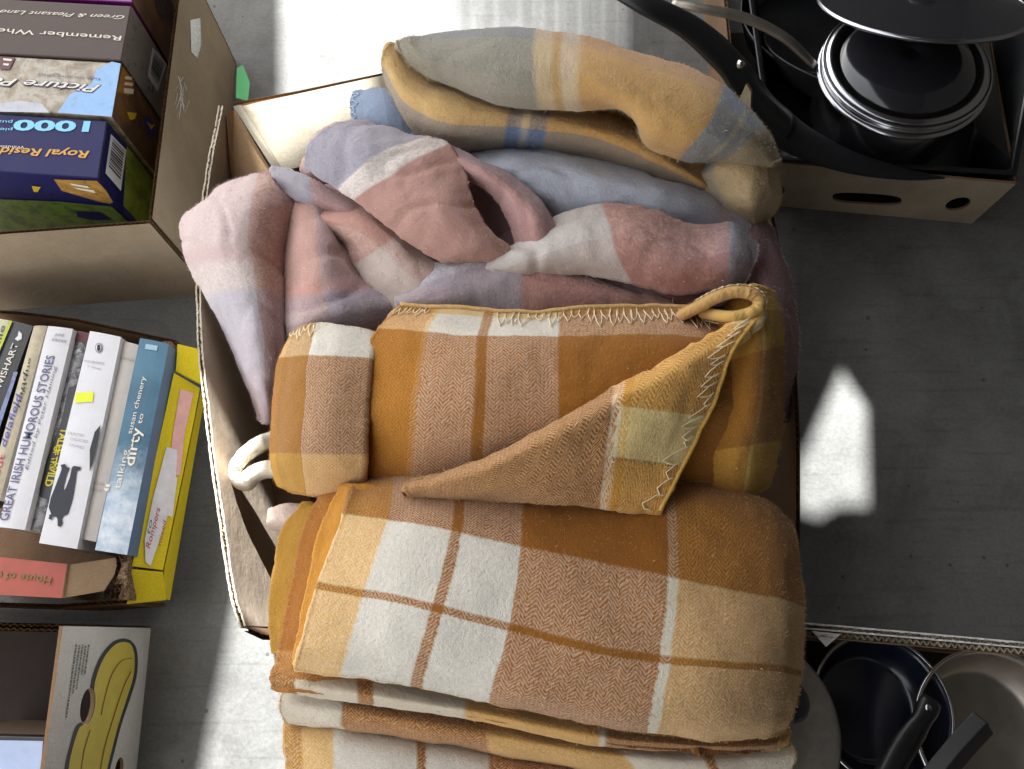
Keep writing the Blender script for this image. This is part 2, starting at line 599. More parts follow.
def text(name, s, a, b, hpx, plane, mat, parent, lift=0.0008, shear=0.0, bold=0.0, flip=False):
    """print the words s along the pixel baseline a -> b on a plane; hpx = cap height in px"""
    cu = bpy.data.curves.new('t', 'FONT')
    cu.body = s
    cu.shear = shear
    cu.offset = bold
    cu.resolution_u = 3
    to = bpy.data.objects.new('t', cu)
    C.objects.link(to)
    bpy.context.view_layer.update()
    me = bpy.data.meshes.new_from_object(to.evaluated_get(bpy.context.evaluated_depsgraph_get()))
    bpy.data.objects.remove(to)
    co = [v.co.copy() for v in me.vertices]
    x0 = min(c.x for c in co); x1 = max(c.x for c in co)
    A, Bp = on(*a, plane, lift), on(*b, plane, lift)
    d = (Bp - A)
    L = d.length
    d.normalize()
    u = plane[1].cross(d).normalized()
    px = (U(512, 384, A.z) - U(513, 384, A.z)).length
    hh = hpx * px / 0.7
    for v, c in zip(me.vertices, co):
        v.co = A + d * ((c.x - x0) / (x1 - x0) * L) + u * (c.y * hh)
    me.materials.clear()
    me.materials.append(mat)
    me.name = name
    o = bpy.data.objects.new(name, me)
    C.objects.link(o)
    if parent:
        o.parent = parent
        o.matrix_parent_inverse = Matrix.Translation(-parent.location)
    return o

def vray(px, py, p, hd):
    """point seen at pixel on the vertical plane through p with horizontal normal hd"""
    return on(px, py, (p, hd))

def down(p, z):
    return Vector((p.x, p.y, z))

# ================================================================== setting
CONC = concrete()
fl = mkobj('concrete_floor', [(-30, -30, 0), (30, -30, 0), (30, 30, 0), (-30, 30, 0)], [(0, 1, 2, 3)], CONC)
tag(fl, 'grey stained concrete floor under the boxes', kind='structure')

# added light blockers, unseen: roof gaps shaped as sun patches, walls shading the right
RZ = 2.5
def thr(px, py, z):
    p = U(px, py, z)
    return p + S2 * ((RZ - p.z) / S2.z)
holes = [  # openings traced back along the sun from the wanted floor patches
    [thr(279, -230, 0), thr(281, 120, 0), thr(462, 120, 0), thr(456, -230, 0)],
    [thr(795, 480, 0), thr(797, 515, 0), thr(818, 522, 0), thr(838, 510, 0), thr(868, 510, 0), thr(866, 410, 0), thr(842, 372, 0)],
    [thr(240, 95, .3), thr(262, 150, .3), thr(372, 108, .3), thr(372, 78, .3)],
    [thr(239, 590, 0), thr(200, 790, 0), thr(330, 790, 0), thr(300, 590, 0)],
]
for k_, w_ in enumerate([5.6 * (1 - q / 34) ** 1.4 + .25 for q in range(30)]):      # narrowing slots added so the sun patch fades to the right
    x_ = 466 + 7.6 * k_ + 1.2 * math.sin(k_ * 2.3)
    holes.append([thr(x_ - w_ / 2, -230, 0), thr(x_ - w_ / 2, 60, 0), thr(x_ + w_ / 2, 60, 0), thr(x_ + w_ / 2, -230, 0)])
BLOCKER = simple('light_blocker_boards', (72, 68, 64), 0.8)
outl = [Vector((-0.77, -3, RZ)), Vector((4, -3, RZ)), Vector((4, 4.2, RZ)), Vector((-0.77, 4.2, RZ))]
rf = plate('sun_blocker_roof', outl, Vector((0, 0, 1)), 0.012, [BLOCKER, BLOCKER, BLOCKER], None, holes)
tag(rf, 'boarded shelter roof above the stall', kind='structure')
wl = MB()  # unseen walls added to darken the right side of the scene
wl.add(*hexa([Vector((1.5, -3, RZ - .02)), Vector((1.62, -3, RZ - .02)), Vector((1.62, 4.2, RZ - .02)), Vector((1.5, 4.2, RZ - .02))],
             [Vector((1.5, -3, 0.001)), Vector((1.62, -3, 0.001)), Vector((1.62, 4.2, 0.001)), Vector((1.5, 4.2, 0.001))]))
wl.add(*hexa([Vector((-.2, -1.72, RZ - .02)), Vector((1.495, -1.72, RZ - .02)), Vector((1.495, -1.6, RZ - .02)), Vector((-.2, -1.6, RZ - .02))],
             [Vector((-.2, -1.72, 0.001)), Vector((1.495, -1.72, 0.001)), Vector((1.495, -1.6, 0.001)), Vector((-.2, -1.6, 0.001))]))
wl.add(*hexa([Vector((.2, 2.4, RZ - .02)), Vector((1.495, 2.4, RZ - .02)), Vector((1.495, 2.5, RZ - .02)), Vector((.2, 2.5, RZ - .02))],
             [Vector((.2, 2.4, 0.001)), Vector((1.495, 2.4, 0.001)), Vector((1.495, 2.5, 0.001)), Vector((.2, 2.5, 0.001))]))
tag(wl.build('light_blocker_wall', BLOCKER), 'boarded shelter wall at the back of the stall', kind='structure')

# ================================================================== box of jigsaw puzzles (upper left)
FR, BR = U(150, 222, .22), U(183, -43, .22)
FL = U(-140, 243, .22)
t = empty('cardboard_box', down(FR, 0), 'plain brown cardboard box filled with jigsaw puzzle boxes, upper left', 'box')
puzbox = t
BOXM = cardboard('taupe_box_board', (164, 146, 122), 0.18)
cwall('wall', [FL, FR], [down(FL, 0), down(FR, 0)], (BOXM, BOXM, FLUTE), t, seed=3)
cwall('wall', [FR + Vector((.0, .005, 0)), BR], [down(FR, 0) + Vector((0, .005, 0)), down(BR, 0)], (BOXM, BOXM, FLUTE), t, seed=4)
cwall('wall', [BR + Vector((0, .005, 0)), Vector((FL.x, BR.y + .005, .22))], [down(BR, 0) + Vector((0, .005, 0)), Vector((FL.x, BR.y + .005, 0))], (BOXM, BOXM, FLUTE), t, seed=5)
mkobj('box_bottom', [down(FL, .004), down(FR, .004), down(BR, .004), Vector((FL.x, BR.y, .004))], [(0, 1, 2, 3)], BOXM, t)
sp = plane3(FR, BR, down(FR, 0))
if sp[1].x < 0: sp = (sp[0], -sp[1])
TAPE = simple('clear_tape', (206, 206, 204), 0.25, var=0.15, vscale=300, coat=.5)
spl_ = (sp[0] + sp[1] * .0025, sp[1])
decal('tape', [(190, 20), (200, 18), (201, 45), (197, 58), (191, 52)], spl_, TAPE, t)
rn = random.Random(4)
scr = []
for k in range(15):
    x, y = 176 + rn.random() * 14, 74 + rn.random() * 32
    a = rn.uniform(1.0, 2.2); L_ = rn.uniform(8, 20); w_ = rn.uniform(.4, 1.1)
    dx, dy = math.cos(a) * L_, math.sin(a) * L_
    scr.append([(x, y), (x + w_, y), (x + dx * .6 + w_, y + dy * .6), (x + dx, y + dy), (x + dx * .5, y + dy * .55)])
decals('torn_tape_scuff', scr, spl_, simple('white_scuff', (222, 220, 218), .6), t)
fp = plane3(FL, FR, down(FR, 0))

INK = lambda rgb, n='print': simple(n, rgb, 0.5, var=0.06)
def puzzle(name, y0, y1, x0, x1, zt, zb, spine, end, label, skew=0.0):
    """jigsaw box on its long edge: spine up. y0/y1 pixel rows of spine at its right end"""
    a, b = U(x0, y0, zt), U(x1, y1, zt)          # back right, front right
    dirx = (U(0, y0 - 7, zt) - a).normalized()
    aL, bL = a + dirx * .34, b + dirx * .34
    o = empty(name, down((a + b + aL + bL) / 4, zb), label, 'puzzle box', 'jigsaw puzzle boxes in the brown box')
    mb = MB()
    v, f = hexa([a, aL, bL, b], [down(a, zb), down(aL, zb), down(bL, zb), down(b, zb)])
    mb.add(v, f, 0)
    bx = mb.build('box_body', [spine], o)
    bevel(bx, .0012)
    pT = (a, Vector((0, 0, 1)))
    pE = plane3(a, b, down(a, zb))
    if pE[1].x < 0: pE = (pE[0], -pE[1])
    pF = plane3(b, bL, down(b, zb))
    if pF[1].y > 0: pF = (pF[0], -pF[1])
    E = pE[1] * .0006
    mkobj('end_panel', [a + E, b + E, down(b, zb) + E, down(a, zb) + E], [(0, 1, 2, 3)], end, o)
    return o, pT, pE, pF, (a, b, aL, bL)

def photo_mat(name, cols, scale=28, rough=.3):
    m = NT(name)
    g = m.n('ShaderNodeNewGeometry').outputs['Position']
    n1 = m.noise(g, scale, 6, 0.7, 0.5)
    n = len(cols)
    m.l(m.ramp(n1, [(0.3 + 0.4 * i / (n - 1), c) for i, c in enumerate(cols)]), m.b.inputs['Base Color'])
    m.b.inputs['Roughness'].default_value = rough
    m.b.inputs['Coat Weight'].default_value = .4
    return m.mat

NAVY = simple('navy_gloss_card', (22, 22, 80), .5, var=.1, spec=.25)
BROWN = simple('grey_brown_gloss_card', (84, 70, 64), .5, var=.08, spec=.25)
GREYG = simple('silver_grey_card', (128, 122, 120), .3, var=.15, coat=.4)
PURP = simple('purple_gloss_card', (108, 20, 104), .3, var=.1, coat=.4)
GARD = photo_mat('cottage_garden_print', [(84, 74, 50), (140, 122, 96), (176, 166, 148), (96, 88, 66)], 45)
SKYB = simple('sky_blue_print', (122, 168, 214), .3, coat=.4)
GREENP = photo_mat('green_park_print', [(30, 44, 22), (66, 96, 34), (104, 134, 52), (44, 66, 36)], 40)
GREENL = photo_mat('bright_green_print', [(80, 104, 34), (140, 160, 50), (170, 184, 80)], 40)
ENDB = photo_mat('brown_end_print', [(52, 34, 30), (96, 66, 42), (140, 98, 50)], 22)
CREAM_T = INK((222, 214, 198), 'cream_ink')
BARC = simple('barcode_label', (214, 216, 222), .5)
BLACK = simple('black_ink', (24, 24, 26), .5)

def barcode(pl, quad, parent, lift=.0009, n=13, seed=1):
    decal('barcode_label', quad, pl, BARC, parent, lift)
    q = [Vector((x, y, 0)) for x, y in quad]
    rr = random.Random(seed)
    polys = []
    y = .08
    while y < .8:
        h_ = rr.choice((.02, .03, .045))
        P = lambda u, v: tuple(((q[0] * (1 - u) + q[1] * u) * (1 - v) + (q[3] * (1 - u) + q[2] * u) * v)[:2])
        polys.append([P(.12, y), P(.88, y), P(.88, y + h_), P(.12, y + h_)])
        y += h_ + rr.choice((.02, .03, .04))
    decals('barcode', polys, pl, BLACK, parent, lift + .0004)

o0, pT, pE, pF, q = puzzle('jigsaw_box', -46, 2, 138, 132, .262, .04, PURP, ENDB, 'purple jigsaw box at the back of the row, cut by the frame')
decal('picture', [(150, -10), (166, -10), (176, 14), (168, 24), (158, 14)], pE, photo_mat('dark_violet_print', [(20, 14, 30), (60, 50, 70), (96, 92, 100)], 60), o0, .0011)
o1, pT, pE, pF, q = puzzle('jigsaw_box', 6, 60, 131, 121, .262, .03, BROWN, GREYG, 'grey-brown jigsaw box lettered Remember When')
text('lettering', 'Remember When', (122, 36.5), (-10, 28), 6.5, pT, CREAM_T, o1, bold=.004)
text('lettering', 'Green & Pleasant Land', (125, 16), (-1, 10), 5.5, pT, CREAM_T, o1, shear=.4)
barcode(pE, [(152, 47), (166, 64), (157, 92), (147, 76)], o1)
o2, pT, pE, pF, q = puzzle('jigsaw_box', 63, 116, 120, 111, .26, .03, GARD, ENDB, 'sky blue and garden picture jigsaw box lettered Picture, third from the back')
decal('sky_print', [(112, 62), (121, 64), (112, 117), (58, 113), (70, 95), (92, 84), (97, 70)], pT, SKYB, o2, .0008)
decal('sky_print', [(0, 112), (0, 104), (20, 101), (42, 104), (50, 113)], pT, simple('pale_sky_print', (176, 178, 186), .3, coat=.4), o2, .0008)
text('lettering_outline', 'Picture Perfect', (102, 86), (-60, 74), 10.4, pT, INK((70, 62, 120), 'violet_ink'), o2, .0012, shear=.35, bold=.045)
text('lettering', 'Picture Perfect', (101, 86), (-59, 74), 10, pT, CREAM_T, o2, .0016, shear=.35, bold=.012)
text('lettering', 'Tulip Garden Cottage', (102, 78.5), (38, 74), 3.2, pT, INK((84, 74, 110), 'plum_ink'), o2, .0014)
decal('emblem', [(0, 57), (16, 58), (10, 70), (0, 70)], pT, simple('dark_red_print', (84, 22, 34), .3), o2, .0012)
decals('emblem_bar', [[(4, 59), (13, 60), (12, 62), (4, 61)], [(4, 64), (10, 64.5), (9, 66.5), (4, 66)]], pT, CREAM_T, o2, .0016)
decal('gold_print', [(122, 66), (134, 82), (128, 96), (116, 92)], pE, simple('ochre_print', (160, 112, 40), .35), o2, .0010)
decals('print_lines', [[(124, 76), (131, 77), (131, 80), (124, 79)], [(124, 82), (132, 83), (132, 86), (123, 85)], [(123, 88), (133, 89), (132, 94), (123, 93)]], pE, CREAM_T, o2, .0014)
decal('badge', [(126, 112), (136, 113), (134, 119), (129, 120)], pE, simple('yellow_badge', (206, 168, 40), .4), o2, .0014)
decal('badge', [(143, 116), (150, 118), (155, 132), (152, 140), (145, 130)], pE, simple('violet_badge', (64, 52, 120), .4), o2, .0014)
decal('badge', [(145, 121), (150, 125), (154, 124), (150, 130)], pE, simple('yellow_badge', (206, 168, 40), .4), o2, .0018)
o3, pT, pE, pF, q = puzzle('jigsaw_box', 121, 178, 107, 98, .258, .03, NAVY, GREENL, 'navy blue 1000 piece jigsaw box lettered Royal Residence, nearest in the row')
LB = INK((128, 200, 232), 'light_blue_ink'); GOLDI = INK((206, 150, 50), 'gold_ink')
text('lettering', '1000', (91, 122), (15, 120.5), 13, pT, LB, o3, bold=.035)
text('lettering', 'pieces', (13, 128.5), (-14, 128), 4, pT, LB, o3)
text('lettering', 'puzzle', (13, 121), (-14, 120.5), 4, pT, LB, o3)
text('lettering', 'Royal Residence', (90, 151.5), (-34, 146), 9, pT, GOLDI, o3, shear=.2, bold=.02)
text('lettering', 'Windsor Castle', (25, 146.5), (-22, 145), 3.2, pT, INK((214, 206, 214), 'pale_ink'), o3)
decal('navy_end', [(107, 122), (126, 146), (122, 215), (114, 205), (98, 179)], pE, NAVY, o3, .0011)
barcode(pE, [(109.5, 134), (125, 150), (119.5, 191), (104, 173)], o3, .0018, seed=3)
decal('green_picture', [(-40, 197), (60, 201), (112, 206), (160, 250), (-40, 250)], pF, GREENP, o3, .0010)
decal('gold_band', [(54, 178.5), (97, 180), (116, 200), (110, 203), (96, 200), (62, 190)], pF, simple('gold_gloss', (170, 128, 62), .3, var=.4, vscale=90, coat=.4), o3, .0012)
decals('band_lettering', [[(70, 182), (88, 185), (90, 187), (72, 184)], [(74, 186), (94, 189), (96, 192), (78, 188)]], pF, CREAM_T, o3, .0018)
decal('badge', [(32, 185), (41, 186), (38, 191), (34, 191)], pF, simple('yellow_badge', (206, 168, 40), .4), o3, .0014)
decal('picture_detail', [(76, 210), (100, 211), (112, 219), (92, 219), (78, 216)], pF, NAVY, o3, .0016)
decals('picture_detail', [[(46, 203), (62, 204), (72, 214), (64, 214)], [(64, 204), (84, 206), (92, 209), (76, 209)]], pF, simple('lime_print', (98, 134, 40), .35), o3, .0014)

# ================================================================== box of books (left)
bp = U(190, 345, .10)
t = empty('cardboard_box', (bp.x, bp.y, 0), 'yellow printed cardboard box holding a row of paperbacks', 'box')
bookbox = t
ZR = .135
rim = [U(172, 344, ZR), U(163, 400, ZR), U(152, 450, ZR), U(141, 505, ZR), U(131, 556, ZR), U(127, 600, ZR)]
bot = [U(206, 358, .02), U(199, 410, .02), U(190, 460, .02), U(180, 510, .02), U(170, 565, .02), U(166, 603, .02)]
# scalloped brown inner edge
rs = resample(rim, 46)
top2 = []
for i, p in enumerate(rs):
    p = Vector(p)
    top2.append(p)
cwall('inner_wall', [p + Vector((-.004, 0, .012 + .005 * math.sin(i * .9))) for i, p in enumerate(top2)], [p + Vector((-.004, 0, -.10)) for p in top2], (FLUTE, FLUTE, KRAFT_D), t, th=.006, tear=.004, seed=11, double=True)
# outer yellow wall: panels between pixel rows
def yq(name, pts, lift=0.0):
    v, f = hexa([U(*p) for p in pts], [U(*p) - Vector((0.003, 0, .004)) for p in pts])
    return mkobj(name, v, f, YELLOW_C, t)
yq('flap', [(178, 344, .142), (199, 349, .125), (206, 386, .11), (176, 371, .135)])
yq('panel', [(174, 373, .137), (200, 388, .105), (193, 425, .105), (163, 570, .105), (132, 566, .137)])
yq('panel', [(201, 391, .101), (207, 384, .06), (170, 600, .06), (164, 598, .085), (164, 571, .101)])
yq('flap', [(132, 569, .137), (163, 572, .105), (166, 600, .085), (128, 604, .12)])
ypl = plane3(U(174, 373, .137), U(200, 388, .105), U(163, 570, .105))
PINK = simple('pink_label_paper', (232, 176, 170), .7); WHT = simple('white_paper', (226, 222, 224), .7)
decal('pink_label', [(180, 389), (193, 393), (184, 436), (180, 476), (168, 472), (173, 430)], ypl, PINK, t, .0009)
decal('white_label', [(166, 447), (177, 450), (175, 482), (166, 520), (150, 566), (145, 562), (144, 540), (152, 500)], ypl, WHT, t, .0013)
decal('white_label', [(168, 475), (177, 478), (172, 517), (166, 515)], ypl, WHT, t, .0011)
REDI = INK((190, 70, 70), 'red_ink')
text('handwriting', 'Rompers', (149, 549), (160, 508), 5, ypl, REDI, t, .0018, shear=.3)
text('handwriting', 'mixed', (160, 546), (166, 520), 4, ypl, REDI, t, .0018, shear=.3)
text('handwriting', 'to', (149, 534), (152, 520), 4, ypl, INK((60, 130, 90), 'green_ink'), t, .0018, shear=.3)
cwall('back_wall', [U(-60, 308, .13), U(20, 313, .13), U(75, 320, .13), U(176, 342, .13)], [U(-60, 308, .13) - Vector((0, 0, .128)), U(20, 313, .13) - Vector((0, 0, .128)), U(75, 320, .13) - Vector((0, 0, .128)), U(176, 342, .13) - Vector((0, 0, .128))], (KRAFT_D, KRAFT_D, FLUTE), t, seed=12)
cwall('front_wall', [U(128, 601, .115), U(60, 606, .115), U(-80, 602, .115)], [U(128, 601, .115) - Vector((0, 0, .11)), U(60, 606, .115) - Vector((0, 0, .11)), U(-80, 602, .115) - Vector((0, 0, .11))], (KRAFT_D, KRAFT, FLUTE), t, seed=13)
mkobj('box_bottom', [U(-140, 330, .006), U(210, 350, .006), U(165, 590, .006), U(-140, 590, .006)], [(0, 3, 2, 1)], KRAFT_D, t)

sc_ = MB()
rr_ = resample([tuple(p) for p in rim], 90)
up_e, lo_e = [], []
for i, p in enumerate(rr_):
    p = Vector(p) + Vector((0, 0, .011))
    wv_ = .0085 + .0030 * math.sin(i * .62) + .0016 * noise.noise(Vector((i * .35, 2, 0)))
    up_e.append(p + Vector((.0025, 0, 0))); lo_e.append(p - Vector((wv_, 0, 0)))
nn_ = len(rr_)
sc_.add(up_e + lo_e + [p - Vector((0, 0, .03)) for p in up_e] + [p - Vector((0, 0, .03)) for p in lo_e],
        [(i, i + 1, nn_ + i + 1, nn_ + i) for i in range(nn_ - 1)] + [(nn_ + i, nn_ + i + 1, 3 * nn_ + i + 1, 3 * nn_ + i) for i in range(nn_ - 1)] + [(i + 1, i, 2 * nn_ + i, 2 * nn_ + i + 1) for i in range(nn_ - 1)])
fm = NT('torn_flute_edge')
g_ = fm.n('ShaderNodeNewGeometry').outputs['Position']
f1 = fm.noise(g_, 420, 3, .7); f2 = fm.noise(g_, 110, 3, .6)
fm.l(fm.ramp(fm.math('ADD', fm.math('MULTIPLY', f1, .6), fm.math('MULTIPLY', f2, .4)), [(.4, (58, 42, 32)), (.5, (118, 92, 66)), (.6, (164, 136, 102))]), fm.b.inputs['Base Color'])
fm.b.inputs['Roughness'].default_value = .9
fm.bump(f1, 1, .002)
sc_.build('torn_edge', [fm.mat], t)

PAGES = simple('book_pages', (200, 186, 158), .9, var=.2, vscale=400)
def book(label, q, z, depth, spine, cover, name='paperback_book', lean=0.0):
    """q = pixel corners of the spine: top-left, top-right, bottom-right, bottom-left"""
    A = [U(x, y, z) for x, y in q]
    D = Vector((lean, 0, -1)).normalized() * depth
    o = empty(name, down(sum(A, Vector()) / 4, max(z - depth, .008)), label, 'book', 'books in the yellow box')
    n = Vector((0, 0, 1))
    mb = MB()
    # gently rounded spine
    k = 6
    prof0, prof1 = [], []
    for i in range(k + 1):
        u = i / k
        rise = .0016 * math.sin(math.pi * u)
        prof0.append(A[0].lerp(A[1], u) + n * rise)
        prof1.append(A[3].lerp(A[2], u) + n * rise)
    sv = prof0 + prof1
    mb.add(sv, [(i, i + 1, k + 2 + i, k + 1 + i) for i in range(k)], 0)
    th_ = .0008
    wdir = (A[1] - A[0]).normalized()
    ctop = MB()
    for (p, r, s_) in ((A[0], A[3], 1), (A[1], A[2], -1)):
        w_ = wdir * th_ * s_
        v, f = hexa([p, p + w_, r + w_, r], [p + D, p + w_ + D, r + w_ + D, r + D])
        mb.add(v, f, 1)
    mb.build('cover', [spine, cover], o)
    w_ = wdir * (th_ * 1.1)
    ln_ = (A[3] - A[0]).normalized() * .002
    zz = Vector((0, 0, -.0006))
    P0 = [A[0] + w_ + ln_ + zz, A[1] - w_ + ln_ + zz, A[2] - w_ - ln_ + zz, A[3] + w_ - ln_ + zz]
    v, f = hexa(P0, [p + D * .96 for p in P0])
    mkobj('pages', v, f, PAGES, o)
    return o, (A[0] + n * .0018, n)

WB = simple('white_book_cover', (214, 212, 214), .4, var=.05, coat=.2)
WB2 = simple('cream_book_cover', (198, 190, 180), .5, var=.06)
BB = simple('black_book_cover', (26, 26, 30), .4, coat=.3)
B = .155
bk, pl = book('narrow pale book with lime edge at far left of the row', [(-18, 316), (12, 321), (-38, 440), (-66, 430)], B, .12, simple('pale_lime_cover', (206, 208, 170), .4), WB)
decal('stripe', [(9, 321), (12.5, 321.5), (-38, 440), (-42, 439)], pl, simple('lime_ink', (190, 196, 60), .5), bk)
text('lettering', 'ville', (-2, 352), (6, 326), 6, pl, BLACK, bk)
bk, pl = book('black paperback with white author name Wishart', [(13, 321), (33, 326), (-30, 498), (-50, 495)], B, .125, BB, BB)
text('lettering', 'JAN WISHART', (-8, 412), (19, 344), 6.5, pl, CREAM_T, bk, bold=.01)
decal('moon_emblem', [(15, 339), (18, 336), (19, 331), (22, 334), (22, 339), (18, 341)], pl, WHT, bk)
decal('spine_picture', [(10, 385), (14, 372), (18, 372), (-4, 440), (-10, 440)], pl, photo_mat('blue_violet_print', [(60, 60, 110), (120, 130, 170), (50, 46, 60)], 60), bk)
bk, pl = book('beige paperback with multicoloured hand-drawn title', [(34, 326), (47, 326), (0, 500), (-14, 497)], B, .12, simple('beige_cover', (190, 178, 150), .5, var=.15, vscale=100), WB2)
text('lettering', 'delafield', (6, 447), (22, 394), 6, pl, INK((80, 84, 170), 'blue_ink'), bk, shear=.2, bold=.01)
text('lettering', 'hand', (20, 408), (28, 372), 4.5, pl, BLACK, bk, shear=.2)
text('lettering', 'in the', (25, 392), (31, 358), 3, pl, BLACK, bk)
text('lettering', 'out', (-1, 478), (5, 455), 5, pl, INK((190, 60, 90), 'pink_ink'), bk, bold=.01)
bk, pl = book('white paperback spine reading Great Irish Humorous Stories', [(48, 326), (73, 329), (25, 530), (-2, 527)], B + .004, .125, WB, WB)
text('lettering', 'GREAT IRISH HUMOROUS STORIES', (8, 521), (55, 356), 8.4, pl, INK((96, 92, 128), 'violet_grey_ink'), bk, bold=.012)
text('lettering', 'Edited by Peter Haining', (28, 470), (57, 366), 3.2, pl, INK((110, 108, 120), 'grey_ink'), bk, shear=.2)
text('lettering', 'JUNE', (55, 336), (64, 337), 3, pl, INK((110, 108, 120), 'grey_ink'), bk)
text('lettering', 'BORGHESE', (52, 341), (66, 343), 3, pl, INK((110, 108, 120), 'grey_ink'), bk)
bk, pl = book('black and white photo cover paperback with yellow lettering', [(75, 331), (89, 333), (41, 532), (27, 529)], B - .008, .12, photo_mat('monochrome_print', [(40, 38, 40), (150, 150, 150), (70, 68, 70), (190, 190, 190)], 70), BB)
decal('black_panel', [(69, 387), (76, 386), (60, 470), (49, 500), (40, 497), (40, 478), (62, 420)], pl, BB, bk, .0006)
decal('maroon_band', [(75, 331), (89, 333), (87, 343), (73, 341)], pl, simple('maroon_ink', (92, 40, 48), .5), bk, .0006)
YI = INK((214, 196, 40), 'yellow_ink')
text('lettering', 'TALES', (62, 428), (55, 453), 7, pl, YI, bk, .0012, bold=.03)
text('lettering', 'OF THE', (55, 446), (50, 470), 5.5, pl, YI, bk, .0012, bold=.03)
text('lettering', 'WILD', (52, 462), (45, 486), 7, pl, YI, bk, .0012, bold=.03)
bk, pl = book('thick white paperback with neon sticker and man silhouette', [(90, 331), (121, 337), (77, 549), (39, 543)], B + .006, .125, WB, WB)
decal('sticker', [(76, 393), (94, 392), (93, 402), (75, 403)], pl, simple('neon_yellow_sticker', (226, 240, 40), .5, var=.04), bk, .0008)
MAN = [(65, 464), (67, 467), (70, 468), (67, 474), (64, 486), (63, 492), (66, 488), (70, 478), (72, 468), (74, 466), (81, 467), (81, 470), (77, 471), (76, 480), (74, 492), (72, 502), (70, 508), (68, 514), (64, 516), (61, 520), (58, 520), (57, 517), (52, 516), (51, 513), (49, 507), (51, 498), (55, 488), (58, 480), (61, 472), (62, 469), (61, 465)]
decal('silhouette', MAN, pl, simple('navy_ink', (30, 28, 44), .5), bk, .0008)
decal('silhouette_head', [(58, 519), (62, 519), (63, 523), (61, 527), (58, 526)], pl, simple('navy_ink', (30, 28, 44), .5), bk, .0010)
decal('silhouette_head', [(50, 514), (53, 516), (52, 520), (49, 519)], pl, simple('navy_ink', (30, 28, 44), .5), bk, .0010)
oval = [(99 + 3.6 * math.cos(a), 348 + 5 * math.sin(a)) for a in np.linspace(0, 2 * math.pi, 17)[:-1]]
oval2 = [(99 + 2.8 * math.cos(a), 348 + 4.1 * math.sin(a)) for a in np.linspace(0, 2 * math.pi, 17)[:-1]]
decal('logo', oval, pl, INK((120, 118, 120), 'grey_ink2'), bk, .0008)
decal('logo', oval2, pl, WB, bk, .0012)
decal('logo', [(98, 345), (100.5, 345), (101, 350), (99, 352), (97.5, 350)], pl, BLACK, bk, .0016)
for k, (sx, ex, yy) in enumerate(((84, 104, 362), (88, 100, 367), (68, 84, 434), (70, 88, 440), (69, 84, 446))):
    text('small_lettering', ('PENELOPE FARMER', 'a novel', 'SELECTED', 'COLLECTED', 'STORIES')[k], (sx, yy), (ex, yy + 3), 2.4, pl, INK((150, 140, 140), 'faint_ink'), bk, .0010)
decal('spine_black_mark', [(101, 425), (99, 437), (93, 464), (90, 472), (90, 450), (95, 432)], pl, BLACK, bk, .0008)  # black sliver on the white spine
bk, pl = book('slim off-white paperback between the white and the blue one', [(122, 341), (139, 345), (96, 542), (78, 538)], B - .003, .12, WB2, WB2)
text('small_lettering', 'SEBASTIAN', (120, 359), (134, 362), 2.8, pl, INK((150, 140, 130), 'faint_ink2'), bk)
text('small_lettering', 'ENGLISH', (90, 483), (104, 486), 2.8, pl, INK((150, 140, 130), 'faint_ink2'), bk)
text('small_lettering', 'JOURNEY', (89, 490), (102, 493), 2.8, pl, INK((150, 140, 130), 'faint_ink2'), bk)
tm = NT('teal_snow_cover')
g_ = tm.n('ShaderNodeNewGeometry').outputs['Position']
sy = tm.n('ShaderNodeSeparateXYZ'); tm.l(g_, sy.inputs[0])
y0_, y1_ = U(120, 545, B).y, U(135, 410, B).y
gr = tm.math('DIVIDE', tm.math('SUBTRACT', sy.outputs[1], y0_), y1_ - y0_)
gr = tm.math('ADD', gr, tm.math('MULTIPLY_ADD', tm.noise(g_, 38, 5, .65), .7, -.35))
base_ = tm.ramp(tm.noise(g_, 10, 4, .6), [(.35, (38, 80, 104)), (.65, (66, 112, 136))])
tm.l(tm.mix(tm.ramp(gr, [(.30, (0, 0, 0)), (.75, (255, 255, 255))]), tm.ramp(tm.noise(g_, 60, 4, .6), [(.35, (146, 166, 184)), (.65, (204, 210, 216))]), base_), tm.b.inputs['Base Color'])
tm.b.inputs['Roughness'].default_value = .4
TEAL = tm.mat
bk, pl = book('teal blue paperback spine reading talking dirty', [(140, 338), (169, 344), (127, 555), (95, 550)], B + .006, .125, TEAL, simple('blue_grey_cover', (86, 108, 140), .4))
text('lettering', 'dirty', (134, 466), (142, 428), 10, pl, CREAM_T, bk, bold=.008)
text('lettering', 'talking', (120, 489), (129, 450), 6, pl, CREAM_T, bk)
text('lettering', '\u201c', (115.5, 493), (118, 486), 12, pl, CREAM_T, bk, bold=.02)
text('lettering', 'to', (142, 424), (144, 414), 5, pl, CREAM_T, bk)
text('lettering', 'susan chenery', (132, 434), (146, 377), 5, pl, CREAM_T, bk)
decal('logo', [(146, 344), (158, 346), (157, 351), (145, 349)], pl, INK((150, 180, 196), 'pale_teal_ink'), bk, .0008)
RED = simple('salmon_red_cover', (178, 88, 72), .5, var=.08)
bk, pl = book('salmon red paperback lying across below the row', [(-60, 551), (67, 564), (62, 598), (-60, 592)], .135, .1, RED, PAGES)
text('lettering', 'House of the', (52, 577), (-12, 570), 7, pl, INK((130, 110, 60), 'olive_ink'), bk, bold=.01)
v, f = hexa([U(68, 565, .131), U(126, 556, .131), U(104, 591, .125), U(63, 598, .131)], [U(68, 565, .06), U(126, 556, .05), U(104, 591, .05), U(63, 598, .06)])
fo = mkobj('inner_flap', v, f, KRAFT, t)

